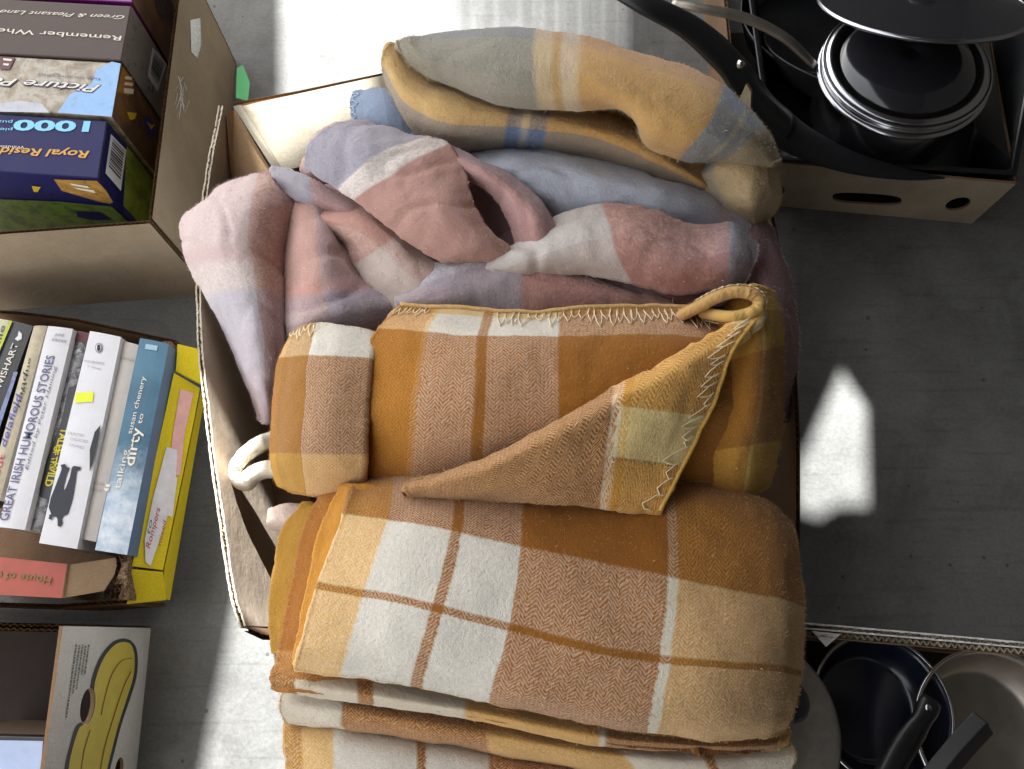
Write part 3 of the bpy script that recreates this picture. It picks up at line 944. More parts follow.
# ================================================================== banana box (lower left)
Fc = U(63, 626, .22)
bd = (U(44, 769, .22) - Fc)
P2 = Fc + bd * 1.5
t = empty('banana_box', down(Fc, 0), 'white fruit carton printed with a large yellow banana, lower left', 'box')
n_ = plane3(Fc, P2, down(Fc, 0))
if n_[1].x < 0: n_ = (n_[0], -n_[1])
def ov(cx, cy, rx, ry, rot, n=20):
    return [(cx + rx * math.cos(a) * math.cos(rot) - ry * math.sin(a) * math.sin(rot), cy + rx * math.cos(a) * math.sin(rot) + ry * math.sin(a) * math.cos(rot)) for a in np.linspace(0, 2 * math.pi, n + 1)[:-1]]
h1 = [on(x, y, n_) for x, y in ov(87, 706, 6.5, 18, .16)]
h2 = [on(x, y, n_) for x, y in ov(119, 770, 4, 13, .16)]
plate('side_wall', [Fc, P2, down(P2, 0), down(Fc, 0)], n_[1], .004, [WHITE_C, KRAFT_D, FLUTE], t, [h1, h2])
off = n_[1] * -.0068
cwall('inner_wall', [Fc + off, P2 + off], [down(Fc, .03) + off, down(P2, .03) + off], (KRAFT_D, KRAFT_D, FLUTE), t, th=.0035, tear=.0008, seed=21) if False else None
GREYO = simple('grey_outline_ink', (72, 74, 82), .5); BAN = simple('banana_yellow_ink', (238, 218, 96), .5, var=.06)
outer = [(126, 639), (118, 640), (108, 646), (98, 660), (91, 678), (82, 700), (74, 726), (67, 752), (62, 780), (60, 800), (104, 800), (109, 780), (115, 752), (122, 725), (131, 700), (136, 680), (137, 660), (134, 645)]
def shrink(P, k):
    cx = sum(x for x, y in P) / len(P); out = []
    n = len(P)
    for i in range(n):
        (x0, y0), (x1, y1), (x2, y2) = P[i - 1], P[i], P[(i + 1) % n]
        tx, ty = x2 - x0, y2 - y0
        L = math.hypot(tx, ty)
        out.append((x1 + ty / L * k, y1 - tx / L * k))
    return out
_in = shrink(outer, -2.2)
if abs(_in[3][0] - 98) and _in[3][0] < 98: _in = shrink(outer, 2.2)
def ringdecal(name, outp, holespx, lift, mat):
    L = [[on(x, y, n_, lift) for x, y in outp]] + [[on(x, y, n_, lift) for x, y in h] for h in holespx]
    flat = [p for q in L for p in q]
    return mkobj(name, flat, [tuple(x) for x in tessellate_polygon(L)], mat, t)
ringdecal('banana_outline', outer, [ov(87, 706, 6.7, 18.3, .16)], .0005, GREYO) if False else None
# the hole bites the banana's left edge: cut both prints round it
def cut(P):
    out = []
    for (x, y) in P:
        dx, dy = x - 87, y - 706
        out.append((x, y))
    return out
hole_arc = [(87 + 7.0 * math.cos(a) * math.cos(.16) - 18.6 * math.sin(a) * math.sin(.16), 706 + 7.0 * math.cos(a) * math.sin(.16) + 18.6 * math.sin(a) * math.cos(.16)) for a in np.linspace(-1.6, 1.75, 13)]
def bcurve(P): return [tuple(p) for p in crspline(P, 5)]
outerc = bcurve([(130, 640), (122, 638.5), (112, 642), (102, 653), (95, 667), (90, 683)])[:-1] + hole_arc + bcurve([(80, 722), (75, 727), (69, 746), (64, 769), (62, 800)]) + bcurve([(102, 800), (107, 780), (114, 752), (121, 725), (130, 698), (136, 678), (137.5, 660), (135.5, 647), (130, 640)])[:-1]
decal('banana_outline', outerc, n_, GREYO, t, .0005)
innerc = bcurve([(129, 643), (122, 642), (114, 645), (105, 655), (98, 669), (93, 686)])[:-1] + hole_arc[2:] + bcurve([(82, 725), (78, 729), (72, 747), (67.5, 769), (65.5, 800)]) + bcurve([(98.5, 800), (103.5, 780), (110.5, 752), (117.5, 725), (126.5, 697), (132.5, 677), (134, 660), (132.5, 649), (129, 643)])[:-1]
decal('banana_print', innerc, n_, BAN, t, .0010)
def band(P, w):
    P = crspline(P, 6)
    up_ = [(x - w / 2, y) for x, y in P]; dn_ = [(x + w / 2, y + .4) for x, y in P]
    return up_ + dn_[::-1]
LN = INK((150, 110, 30), 'banana_line_ink')
decals('banana_line', [band([(131, 658), (120, 661), (110, 676), (103, 700), (100, 715)], .9), band([(130, 671), (122, 688), (113, 715), (104, 745), (99, 770)], .9), band([(89, 730), (83, 750), (79, 775)], .9)], n_, LN, t, .0015)
rows = []
rr = random.Random(9)
for c in range(5):
    x = 75.5 + c * 3.1
    y = 643 + rr.random() * 3
    end = (716, 693, 690, 674, 671)[c]
    while y < end:
        L_ = rr.uniform(1.2, 4)
        rows.append([(x - (y - 643) * .14, y), (x + 1.3 - (y - 643) * .14, y), (x + 1.3 - (y + L_ - 643) * .14, y + L_), (x - (y + L_ - 643) * .14, y + L_)])
        y += L_ + .9
decals('small_print', rows, n_, INK((120, 118, 116), 'print_grey'), t, .0008)
Bk = U(-300, 616, .22)
cwall('back_wall', [Bk, Fc + Vector((-.004, 0, 0))], [down(Bk, 0), down(Fc + Vector((-.004, 0, 0)), 0)], (KRAFT, KRAFT_L, FLUTE), t, seed=22, double=True)
cwall('rim_wall', [Fc + off, P2 + off], [down(Fc, .004) + off, down(P2, .004) + off], (KRAFT_D, KRAFT_D, FLUTE), t, th=.004, tear=.0006, seed=21) if False else None
fv, ff = hexa([U(-90, 604, .205), U(66, 607, .205), U(150, 604, .10), U(151, 611, .09), U(64, 622, .214), U(-90, 612, .214)], [U(-90, 604, .202), U(66, 607, .202), U(150, 604, .097), U(151, 611, .087), U(64, 622, .211), U(-90, 612, .211)])
DKI = simple('shade_painted_carton', (44, 32, 27), .9)  # shade inside the carton put into a near-black board colour
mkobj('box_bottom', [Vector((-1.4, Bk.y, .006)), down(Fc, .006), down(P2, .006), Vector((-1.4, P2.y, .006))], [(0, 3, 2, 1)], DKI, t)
# item inside it
it = empty('picture_frame', down(U(10, 780, .17), .008), 'pale blue picture in a black frame inside the banana carton', 'picture frame')
a_ = [U(-70, 734, .17), U(47, 737, .17), U(38, 840, .17), U(-70, 840, .17)]
v, f = hexa(a_, [down(p, .150) for p in a_]); bevel(mkobj('frame', v, f, BB, it), .001)
b_ = [U(-70, 739, .1712), U(43, 741, .1712), U(35, 836, .1712), U(-70, 836, .1712)]
mkobj('picture', b_, [(0, 1, 2, 3)], simple('pale_blue_print', (176, 190, 220), .4, var=.15, vscale=25), it)
sv_, sf_ = hexa([down(p, .150) for p in a_], [down(p, .012) for p in a_])
st_ = mkobj('paper_pile', sv_, sf_, simple('brown_paper_edges', (110, 92, 76), .9, var=.2, vscale=300)); tag(st_, 'dark pile of papers under the framed picture', 'paper pile')

# ================================================================== big box holding the blankets
t = empty('cardboard_box', down(U(510, 380, .0), 0), 'large open cardboard box with torn corrugated rim holding the blankets', 'box')
bigbox = t
zr = .30
left = spl([U(221, 106, .315), U(207, 180, .305), U(199, 260, zr), U(200, 340, zr), U(208, 420, zr), U(220, 510, zr), U(232, 590, zr), U(243, 627, zr)], 8)
cenb = Vector((0.0, .22, 0))
lb = [Vector((p.x * .985 + .004, p.y, 0.0)) for p in left]
cwall('wall', left, lb, (cardboard('box_inner_board', (190, 172, 150), .2), WHITE_C, FLUTE_L), t, th=.006, tear=.0018, seed=31, cap=PAPERW)
near = [U(245, 629, zr), U(262, 637, zr - .01), U(290, 640, zr - .02), U(796, 640, zr - .02)]
cwall('wall', near, [Vector((p.x, p.y, 0)) for p in near], (KRAFT_D, KRAFT_D, FLUTE), t, seed=32)
rgt = spl([U(744, 100, zr), U(775, 230, zr), U(795, 380, zr), U(798, 530, zr), U(797, 640, zr)], 6)
cwall('wall', rgt, [Vector((p.x, p.y, 0)) for p in rgt], (cardboard('maroon_board', (96, 66, 58), .2), KRAFT_D, FLUTE), t, seed=33)
bk_ = [U(234, 104, zr + .005), U(300, 92, zr + .005), U(385, 74, zr + .005), U(560, 80, zr), U(742, 97, zr)]
bk_b = [Vector((p.x, p.y, 0)) for p in bk_]
cwall('wall', bk_, bk_b, (KRAFT_L, KRAFT_L, FLUTE), t, seed=34)
# cream flap folded in against the back wall, brown flap in the corner
def board(name, pts, mat, th=.004, parent=t, edge=FLUTE):
    A = [U(*p) for p in pts]
    n = (A[1] - A[0]).cross(A[2] - A[0]).normalized()
    if n.z < 0: n = -n
    k = len(A)
    mb = MB()
    v = A + [p - n * th for p in A]
    tri = tessellate_polygon([A])
    mb.add(v, [tuple(q) for q in tri], 0)
    mb.f += [tuple(k + i for i in q[::-1]) for q in tri]; mb.m += [0] * len(tri)
    for i in range(k):
        j = (i + 1) % k
        mb.f.append((i, j, j + k, i + k)); mb.m.append(1)
    return mb.build(name, [mat, edge], parent)
CREAMB = cardboard('cream_board', (176, 166, 146), .1)
board('flap', [(237, 107, .306), (384, 75, .310), (392, 110, .296), (382, 150, .280), (276, 172, .272)], CREAMB)
board('flap', [(233, 106, .311), (241, 105, .311), (284, 172, .280), (277, 175, .276)], CREAMB)
board('flap', [(226, 116, .306), (234, 108, .303), (278, 182, .266), (262, 184, .255), (232, 182, .26)], cardboard('tan_flap_board', (186, 152, 114), .15))
board('flap', [(738, 102, .31), (746, 84, .34), (751, 92, .335), (750, 130, .29)], KRAFT_L, .003)
board('flap', [(246, 470, .12), (310, 470, .10), (310, 640, .10), (262, 640, .12)], KRAFT_D)
mkobj('box_bottom', [down(left[0], .006), down(left[-1], .006), Vector((rgt[-1].x, left[-1].y, .006)), Vector((rgt[0].x, left[0].y, .006))], [(0, 1, 2, 3)], KRAFT_D, t)
# torn paper shreds and green tape on the rim
GT = simple('green_tape', (40, 170, 84), .4, var=.1)
decal('green_tape', [(237, 68), (243, 65), (250, 83), (248, 101), (236, 98)], (U(240, 85, .12), Vector((0, 0, 1))), GT, puzbox)
for P in ([(199, 328), (204, 331), (203, 341), (198, 340)], [(197, 345), (203, 347), (204, 356), (199, 353)]):
    v, f = hexa([U(x, y, .297) for x, y in P], [U(x, y, .295) for x, y in P]); mkobj('green_tape', v, f, GT, t)
# ================================================================== blankets
# palettes
WHI = (222, 215, 202); BRN = (150, 96, 34); MUS = (208, 154, 50); GLD = (202, 144, 46); LMU = (222, 180, 112); OLV = (176, 132, 46); DBR2 = (158, 100, 32); DBR = (128, 78, 28)

def shift(rows, dx=0, dy=0, dz=0):
    return [[(x + dx, y + dy, z + dz) for x, y, z in r] for r in rows]

# ---- A: grey, blue and gold blanket rolled at the top
gA = [(154, 148, 134), (196, 160, 104), (212, 162, 88), (128, 142, 172)]
A1 = [
 [(404, 58, .40), (414, 52, .395), (432, 42, .39), (503, 34, .38), (573, 41, .38), (636, 57, .38), (695, 76, .38), (737, 99, .37), (768, 132, .35), (779, 158, .33)],
 [(398, 45, .43), (408, 39, .435), (430, 34, .43), (500, 26, .43), (570, 33, .43), (632, 50, .43), (690, 68, .43), (731, 92, .42), (766, 128, .40), (780, 160, .37)],
 [(397, 41, .445), (407, 38, .452), (426, 41, .455), (500, 38, .465), (568, 45, .465), (628, 62, .468), (686, 82, .468), (726, 106, .462), (758, 136, .44), (774, 162, .405)],
 [(399, 47, .45), (411, 47, .46), (428, 56, .466), (500, 65, .478), (566, 72, .48), (622, 88, .482), (674, 110, .478), (714, 130, .468), (744, 150, .44), (762, 168, .40)],
 [(404, 58, .446), (419, 63, .452), (434, 71, .455), (502, 92, .464), (568, 97, .466), (618, 106, .466), (654, 134, .462), (697, 150, .45), (728, 160, .42), (748, 172, .385)],
 [(410, 66, .428), (424, 75, .428), (441, 82, .432), (505, 106, .435), (572, 112, .437), (628, 113, .437), (645, 146, .43), (688, 162, .42), (718, 164, .395), (738, 174, .365)],
]
A5 = [
 [(702, 163, .35), (722, 150, .372), (748, 138, .388), (768, 138, .378), (782, 160, .345)],
 [(696, 176, .368), (718, 168, .396), (744, 163, .408), (768, 166, .398), (781, 182, .355)],
 [(699, 190, .362), (723, 187, .384), (748, 184, .404), (769, 188, .392), (780, 203, .35)],
 [(712, 203, .352), (732, 203, .376), (752, 204, .39), (767, 206, .374), (774, 214, .34)],
 [(724, 217, .335), (742, 222, .346), (755, 224, .35), (763, 221, .344), (768, 219, .33)],
]
m1 = fabric('grey_gold_plaid_wool', [(0, (156, 150, 136)), (.382, (156, 150, 136)), (.388, (218, 194, 154)), (.418, (208, 164, 98)), (.433, (222, 200, 168)), (.458, (218, 192, 150)), (.467, (212, 162, 92)), (.742, (206, 156, 86)), (.756, (138, 140, 146)), (.822, (180, 172, 154)), (.836, (140, 142, 144)), (.876, (176, 154, 118)), (1, (172, 148, 110))],
            [(0, (126, 148, 186)), (.12, (90, 124, 180)), (.33, (104, 132, 176)), (.38, (162, 156, 140)), (1, (182, 162, 128))], contrast=.25, kmean=.2, dk=.08)
m5 = fabric('tan_grey_wool_end', [(0, (150, 150, 150)), (.2, (206, 180, 138)), (.35, (198, 170, 128)), (.6, (206, 180, 140)), (1, (176, 150, 116))], [(0, (140, 138, 134)), (.2, (200, 174, 132)), (1, (194, 166, 122))], contrast=.25, soft=.08, dk=.1)
A2 = [
 [(404, 46, .43), (425, 73, .42), (470, 92, .41), (530, 105, .40), (590, 110, .39), (645, 128, .38), (700, 160, .37), (742, 196, .35)],
 [(390, 45, .436), (412, 80, .43), (462, 100, .428), (528, 111, .42), (590, 118, .41), (640, 136, .40), (695, 168, .38), (736, 199, .35)],
 [(382, 58, .432), (405, 95, .426), (455, 116, .426), (526, 122, .42), (588, 130, .415), (636, 147, .405), (690, 176, .385), (728, 204, .35)],
 [(383, 78, .41), (408, 117, .40), (450, 136, .40), (524, 138, .40), (582, 146, .395), (630, 161, .385), (682, 185, .365), (722, 210, .33)],
 [(392, 97, .36), (416, 136, .36), (448, 150, .36), (522, 149, .36), (578, 158, .36), (625, 173, .35), (676, 194, .34), (716, 216, .31)],
]
m2 = fabric('grey_gold_plaid_wool_under', [(0, (212, 176, 122)), (.385, (212, 176, 122)), (.39, (96, 120, 160)), (.42, (214, 200, 176)), (.435, (96, 120, 160)), (.475, (208, 164, 98)), (.56, (206, 156, 84)), (.9, (160, 120, 70))],
            [(0, (216, 176, 116)), (.56, (216, 176, 116)), (.60, (130, 144, 168)), (1, (130, 144, 166))], contrast=.4, kmean=.5, dk=.15)
A0 = [[(392, 66, .38), (470, 70, .38), (560, 80, .38), (650, 100, .38), (745, 150, .36)], [(400, 90, .39), (470, 100, .385), (560, 112, .375), (650, 135, .37), (745, 185, .35)], [(420, 130, .36), (480, 140, .36), (560, 150, .36), (650, 170, .35), (735, 210, .33)]]
A4 = [[(352, 92, .335), (372, 88, .355), (392, 92, .36), (412, 108, .35)], [(350, 104, .335), (374, 104, .365), (398, 112, .37), (425, 128, .36)], [(353, 120, .33), (376, 124, .36), (402, 134, .365), (436, 150, .355)], [(366, 128, .31), (385, 138, .33), (408, 150, .34), (440, 165, .33)]]
mblue = fabric('pale_blue_wool', [(0, (140, 156, 182)), (.5, (122, 138, 166)), (1, (120, 130, 150))], [(0, (148, 160, 182)), (1, (120, 136, 164))])
mtan = fabric('tan_wool', [(0, (190, 150, 96)), (1, (190, 150, 96))], [(0, (176, 140, 92)), (1, (160, 124, 80))])
tA = empty('folded_blanket', down(U(570, 120, .30), .30), 'grey, blue and gold plaid blanket rolled up at the top of the box', 'blanket', 'plaid wool blankets in the large box')
pA = [Patch(A1, m1, .009, 12, .0018, 1), Patch(A2, m2, .010, 12, .0025, 2), Patch(A0, mtan, .006, 8, .002, 3), Patch(A4, mblue, .007, 12, .0015, 4), Patch(A5, m5, .009, 12, .003, 5)]
obA = blanket('cloth', pA, tA)

# ---- B: pink, lilac and cream blanket, crumpled
PK = (200, 164, 152); SAL = (196, 144, 128); LIL = (192, 196, 208); GRB = (158, 166, 186); CRM = (224, 214, 204); MAU = (184, 150, 146); PLI = (208, 184, 182); BLU = (176, 190, 214)
def fB(name, warp, weft, **k):
    k.setdefault('contrast', .35)
    k.setdefault('dk', .12)
    k.setdefault('warm', .15)
    k.setdefault('soft', .03)
    return fabric(name, warp, weft, **k)
B1 = [
 [(206, 198, .335), (225, 184, .36), (245, 176, .37), (268, 172, .372), (296, 182, .35)],
 [(182, 216, .325), (205, 205, .37), (232, 200, .392), (264, 198, .392), (294, 204, .36)],
 [(180, 246, .322), (203, 240, .368), (230, 240, .392), (259, 240, .386), (284, 245, .35)],
 [(202, 292, .312), (218, 285, .352), (240, 283, .372), (263, 283, .368), (283, 290, .34)],
 [(228, 340, .282), (239, 335, .325), (253, 333, .345), (269, 335, .34), (284, 340, .32)],
 [(245, 385, .255), (252, 383, .295), (260, 382, .308), (269, 382, .306), (280, 384, .285)],
 [(257, 419, .232), (262, 421, .252), (266, 422, .26), (271, 421, .258), (277, 418, .245)]]
mB1 = fB('pink_plaid_wool_a', [(0, PLI), (.55, PLI), (.66, SAL), (1, SAL)], [(0, (216, 196, 190)), (.36, (210, 184, 178)), (.42, (228, 222, 214)), (.52, (190, 200, 218)), (.66, (180, 182, 200)), (.8, (202, 198, 218)), (1, (202, 198, 218))])
B2 = [
 [(286, 196, .335), (300, 192, .365), (318, 198, .37), (338, 212, .35)],
 [(281, 240, .335), (301, 236, .385), (326, 238, .392), (350, 250, .36)],
 [(281, 285, .33), (303, 282, .38), (332, 280, .39), (366, 282, .365)],
 [(287, 325, .325), (308, 320, .365), (345, 312, .378), (395, 303, .36)],
 [(292, 352, .30), (315, 350, .33), (355, 342, .34), (412, 332, .33)]]
mB2 = fB('pink_plaid_wool_b', [(0, (198, 154, 142)), (.45, (200, 160, 148)), (.55, (186, 168, 176)), (1, (170, 158, 172))], [(0, (200, 158, 146)), (.5, (208, 154, 142)), (.58, (176, 164, 178)), (.68, (206, 206, 212)), (.76, (170, 168, 186)), (1, (168, 166, 184))])
B3 = [
 [(306, 166, .37), (311, 143, .392), (334, 123, .402), (364, 120, .39)],
 [(325, 179, .385), (345, 160, .415), (370, 143, .422), (408, 133, .40)],
 [(350, 195, .39), (375, 176, .424), (405, 156, .428), (442, 139, .41)],
 [(372, 211, .39), (400, 198, .428), (430, 180, .434), (460, 164, .41)],
 [(402, 236, .385), (430, 223, .422), (453, 210, .432), (472, 200, .412)],
 [(440, 259, .372), (463, 251, .402), (481, 240, .412), (490, 231, .402)],
 [(480, 265, .352), (491, 261, .372), (503, 255, .38), (508, 247, .385)]]
mB3 = fB('pink_plaid_wool_c', [(0, (196, 160, 160)), (.3, (190, 156, 158)), (.6, (190, 150, 148)), (1, (196, 154, 150))], [(0, (168, 170, 186)), (.25, (170, 172, 188)), (.27, (228, 222, 214)), (.375, (194, 150, 136)), (1, (196, 152, 138))], soft=.015)
mB3 = fB('pink_plaid_wool_c', [(0, (196, 158, 156)), (1, (192, 152, 148))], [(0, (168, 170, 184)), (.235, (172, 174, 186)), (.25, (240, 236, 228)), (.37, (194, 150, 136)), (1, (196, 152, 138))], soft=.015, contrast=.2, kmean=.85)
B4 = [
 [(440, 152, .34), (520, 143, .35), (600, 156, .35), (670, 171, .34), (738, 190, .32)],
 [(450, 165, .385), (520, 160, .402), (600, 172, .402), (670, 188, .388), (744, 207, .35)],
 [(500, 186, .385), (535, 186, .40), (600, 193, .40), (670, 206, .39), (750, 226, .35)],
 [(528, 215, .35), (560, 218, .375), (600, 220, .38), (670, 226, .378), (752, 242, .345)]]
mB4 = fB('lilac_wool', [(0, LIL), (.8, (180, 178, 192)), (.9, (196, 150, 146)), (.96, (180, 180, 196)), (1, LIL)], [(0, (196, 202, 216)), (1, (188, 192, 206))])
SW = [
 [(452, 146, .395), (478, 158, .405), (505, 170, .408), (530, 190, .405), (548, 212, .40), (556, 232, .39)],
 [(454, 156, .405), (480, 168, .418), (506, 182, .42), (526, 202, .418), (540, 222, .41), (546, 240, .395)],
 [(459, 168, .402), (484, 180, .413), (505, 194, .414), (519, 212, .41), (529, 230, .402), (534, 246, .39)],
 [(465, 178, .38), (486, 190, .385), (499, 204, .385), (508, 220, .38), (514, 236, .375), (518, 250, .37)]]
mSW = fB('dusty_pink_wool', [(0, MAU), (1, PK)], [(0, (190, 170, 182)), (.25, (198, 150, 144)), (.5, (196, 146, 140)), (1, (186, 140, 138))])
HO = [[(458, 175, .385), (490, 180, .375), (530, 195, .36)], [(465, 205, .375), (492, 205, .36), (530, 225, .345)], [(480, 240, .37), (500, 235, .35), (530, 250, .345)], [(490, 262, .355), (510, 262, .34), (540, 265, .34)]]
mHO = fB('mauve_wool', [(0, (186, 146, 148)), (1, (170, 136, 142))], [(0, (180, 146, 150)), (1, (176, 140, 142))])
B5 = [
 [(478, 265, .36), (520, 240, .382), (565, 214, .392), (612, 202, .40), (655, 210, .40), (695, 226, .39), (735, 222, .385), (757, 245, .36)],
 [(490, 269, .378), (530, 250, .41), (575, 232, .422), (620, 224, .432), (660, 233, .428), (698, 246, .412), (736, 240, .412), (757, 258, .368)],
 [(510, 273, .378), (545, 263, .408), (585, 255, .42), (625, 253, .428), (665, 262, .424), (700, 268, .408), (733, 264, .402), (750, 273, .362)],
 [(535, 278, .36), (565, 274, .375), (600, 276, .385), (640, 284, .388), (675, 292, .382), (705, 291, .368), (731, 286, .36), (744, 284, .345)]]
mB5 = fB('pink_plaid_wool_d', [(0, (214, 206, 198)), (.385, (214, 206, 198)), (.395, (190, 138, 126)), (.6, (198, 146, 138)), (.78, (190, 146, 146)), (.83, (156, 160, 176)), (1, (186, 192, 206))], [(0, (220, 206, 198)), (.5, (206, 176, 170)), (.85, (196, 160, 156)), (1, (150, 140, 150))], soft=.012, contrast=.2, kmean=.25)
B6 = [
 [(326, 211, .365), (362, 211, .375), (402, 232, .37), (428, 258, .36), (458, 272, .355)],
 [(320, 219, .378), (356, 222, .398), (390, 241, .395), (414, 266, .386), (440, 283, .375)],
 [(324, 228, .375), (350, 236, .39), (372, 254, .388), (392, 276, .382), (416, 296, .372)],
 [(332, 234, .355), (346, 246, .36), (354, 264, .358), (370, 288, .352), (396, 308, .35)]]
mB6 = fB('pink_plaid_wool_e', [(0, (208, 156, 142)), (.4, (208, 158, 144)), (.5, (226, 218, 208)), (.85, (222, 216, 208)), (1, (178, 178, 190))], [(0, (208, 160, 146)), (.5, (216, 190, 178)), (1, (190, 170, 166))])
B8 = [
 [(398, 290, .35), (440, 262, .365), (480, 250, .372), (530, 252, .37), (575, 266, .36), (625, 284, .355), (672, 296, .345)],
 [(396, 300, .37), (438, 277, .392), (482, 264, .396), (530, 265, .394), (575, 277, .385), (622, 290, .378), (672, 302, .362)],
 [(400, 308, .372), (445, 296, .39), (485, 285, .394), (530, 284, .392), (575, 291, .385), (620, 300, .378), (672, 309, .362)],
 [(410, 318, .35), (450, 316, .36), (490, 314, .365), (530, 314, .365), (575, 316, .36), (620, 318, .355), (672, 320, .345)]]
mB8 = fB('pink_plaid_wool_f', [(0, (186, 186, 198)), (.1, (166, 168, 184)), (.42, (168, 170, 186)), (.47, (190, 130, 114)), (.85, (190, 134, 120)), (1, (186, 140, 136))], [(0, (214, 204, 198)), (.28, (206, 192, 188)), (.36, (190, 160, 158)), (1, (184, 158, 160))])
RB = [
 [(272, 166, .36), (292, 170, .37), (318, 182, .375), (350, 200, .37), (396, 216, .355)],
 [(275, 176, .375), (294, 184, .388), (320, 197, .39), (352, 211, .38), (392, 225, .36)],
 [(280, 190, .36), (298, 200, .37), (322, 209, .37), (350, 222, .36), (380, 232, .35)]]
mRB = fB('grey_pink_twist_wool', [(0, (176, 178, 192)), (.35, (160, 162, 178)), (.42, (206, 152, 140)), (1, (200, 160, 148))], [(0, (190, 176, 180)), (1, (180, 160, 164))])
B7 = [
 [(728, 196, .33), (748, 204, .34), (766, 220, .33), (778, 238, .30)],
 [(735, 240, .34), (758, 245, .355), (778, 258, .34), (790, 272, .305)],
 [(745, 290, .34), (766, 290, .36), (785, 300, .345), (797, 312, .305)],
 [(750, 350, .33), (770, 350, .35), (787, 352, .335), (798, 356, .30)],
 [(750, 420, .29), (770, 420, .30), (785, 420, .29), (794, 420, .27)]]
mB7 = fB('mauve_wool_side', [(0, (150, 116, 118)), (1, (170, 126, 124))], [(0, (168, 130, 130)), (.5, (160, 118, 116)), (1, (150, 110, 108))])
B0 = [[(285, 190, .31), (400, 150, .33), (540, 160, .34), (660, 180, .33), (765, 215, .31)], [(285, 260, .31), (400, 240, .345), (540, 245, .35), (660, 250, .345), (770, 270, .31)], [(290, 330, .30), (400, 310, .35), (540, 296, .365), (660, 298, .365), (775, 320, .32)], [(292, 370, .27), (400, 350, .31), (540, 345, .33), (660, 345, .33), (780, 370, .28)]]
TL = [[(305, 150, .35), (315, 134, .365), (335, 122, .365)], [(300, 172, .36), (318, 160, .38), (345, 150, .385)], [(308, 188, .35), (330, 180, .36), (352, 172, .365)]]
mTL = fB('pink_knot_wool', [(0, PK), (1, PLI)], [(0, PLI), (1, PK)])
tB = empty('crumpled_blanket', down(U(500, 240, .28), .28), 'pink, lilac and cream plaid blanket crumpled across the box', 'blanket', 'plaid wool blankets in the large box')
_Patch = Patch
def Patch(*a, **k):
    k.setdefault('crease', .0019)
    return _Patch(*a, **k)
def flat(rows, k):
    m_ = sum(q[2] for w_ in rows for q in w_) / sum(len(w_) for w_ in rows)
    return [[(x, y, m_ + (z - m_) * k + .004) for x, y, z in w_] for w_ in rows]
B3, B5, B6, B8, SW, RB = flat(B3, .55), flat(B5, .5), flat(B6, .6), flat(B8, .6), flat(SW, .7), flat(RB, .6)
pB = [Patch(B1, mB1, .008, 12, .003, 5), Patch(B2, mB2, .008, 12, .0025, 6), Patch(B3, mB3, .008, 12, .003, 7), Patch(B4, mB4, .008, 12, .003, 8),
      Patch(SW, mSW, .007, 12, .002, 9), Patch(HO, mHO, .006, 12, .003, 10), Patch(B5, mB5, .008, 12, .003, 11), Patch(B6, mB6, .008, 12, .002, 12),
      Patch(B8, mB8, .008, 12, .0025, 13), Patch(RB, mRB, .008, 12, .002, 14), Patch(B7, mB7, .008, 10, .002, 15), Patch(B0, mHO, .006, 8, .003, 16), Patch(TL, mTL, .007, 10, .002, 17)]
obB = blanket('cloth', pB, tB)
Patch = _Patch

# ---- C: mustard plaid blanket folded in the middle
CL = [
 [(290, 334, .36), (308, 325, .385), (335, 326, .40), (375, 331, .40)],
 [(278, 362, .36), (300, 360, .402), (328, 361, .42), (368, 362, .42)],
 [(272, 410, .35), (295, 408, .402), (325, 408, .422), (364, 408, .42)],
 [(271, 455, .345), (292, 455, .39), (325, 456, .41), (362, 456, .41)],
 [(277, 486, .32), (298, 494, .35), (325, 495, .365), (362, 490, .37)]]
mCL = fabric('mustard_plaid_left', [(0, MUS), (.08, OLV), (.43, BRN), (.44, WHI), (1, WHI)], [(0, WHI), (.20, WHI), (.22, BRN), (.72, BRN), (.74, (200, 150, 60)), (1, (196, 146, 60))])
CM = [
 [(400, 306, .385), (455, 310, .39), (525, 313, .395), (600, 309, .395), (670, 308, .395), (738, 312, .39)],
 [(378, 330, .405), (445, 336, .43), (520, 338, .442), (600, 338, .442), (680, 338, .438), (748, 345, .42)],
 [(362, 372, .41), (440, 378, .442), (520, 380, .452), (600, 380, .452), (680, 380, .445), (752, 385, .42)],
 [(356, 425, .405), (435, 430, .432), (520, 430, .44), (600, 430, .44), (680, 425, .435), (752, 430, .41)],
 [(358, 482, .37), (430, 486, .38), (520, 484, .39), (600, 482, .39), (680, 480, .39), (750, 485, .38)]]
mCM = fabric('mustard_plaid_main', [(0, GLD), (.13, GLD), (.135, LMU), (.15, WHI), (.285, WHI), (.287, BRN), (.312, BRN), (.314, WHI), (.49, WHI), (.495, (164, 106, 32)), (1, (158, 100, 32))],
             [(0, (216, 180, 110)), (.05, (228, 222, 208)), (.225, WHI), (.235, (158, 100, 32)), (1, (158, 100, 32))], contrast=.9)
CF = [
 [(414, 478, .40), (480, 460, .442), (550, 425, .457), (620, 385, .462), (696, 345, .457), (766, 306, .44)],
 [(406, 485, .418), (479, 470, .455), (546, 438, .47), (614, 403, .476), (680, 371, .470), (733, 346, .456)],
 [(408, 493, .42), (476, 483, .448), (538, 462, .464), (600, 438, .468), (664, 414, .464), (716, 392, .448)],
 [(416, 499, .41), (472, 495, .435), (526, 486, .452), (586, 474, .456), (642, 458, .45), (694, 440, .436)],
 [(430, 503, .39), (470, 502, .41), (518, 502, .43), (572, 502, .435), (618, 506, .432), (657, 510, .425)]]
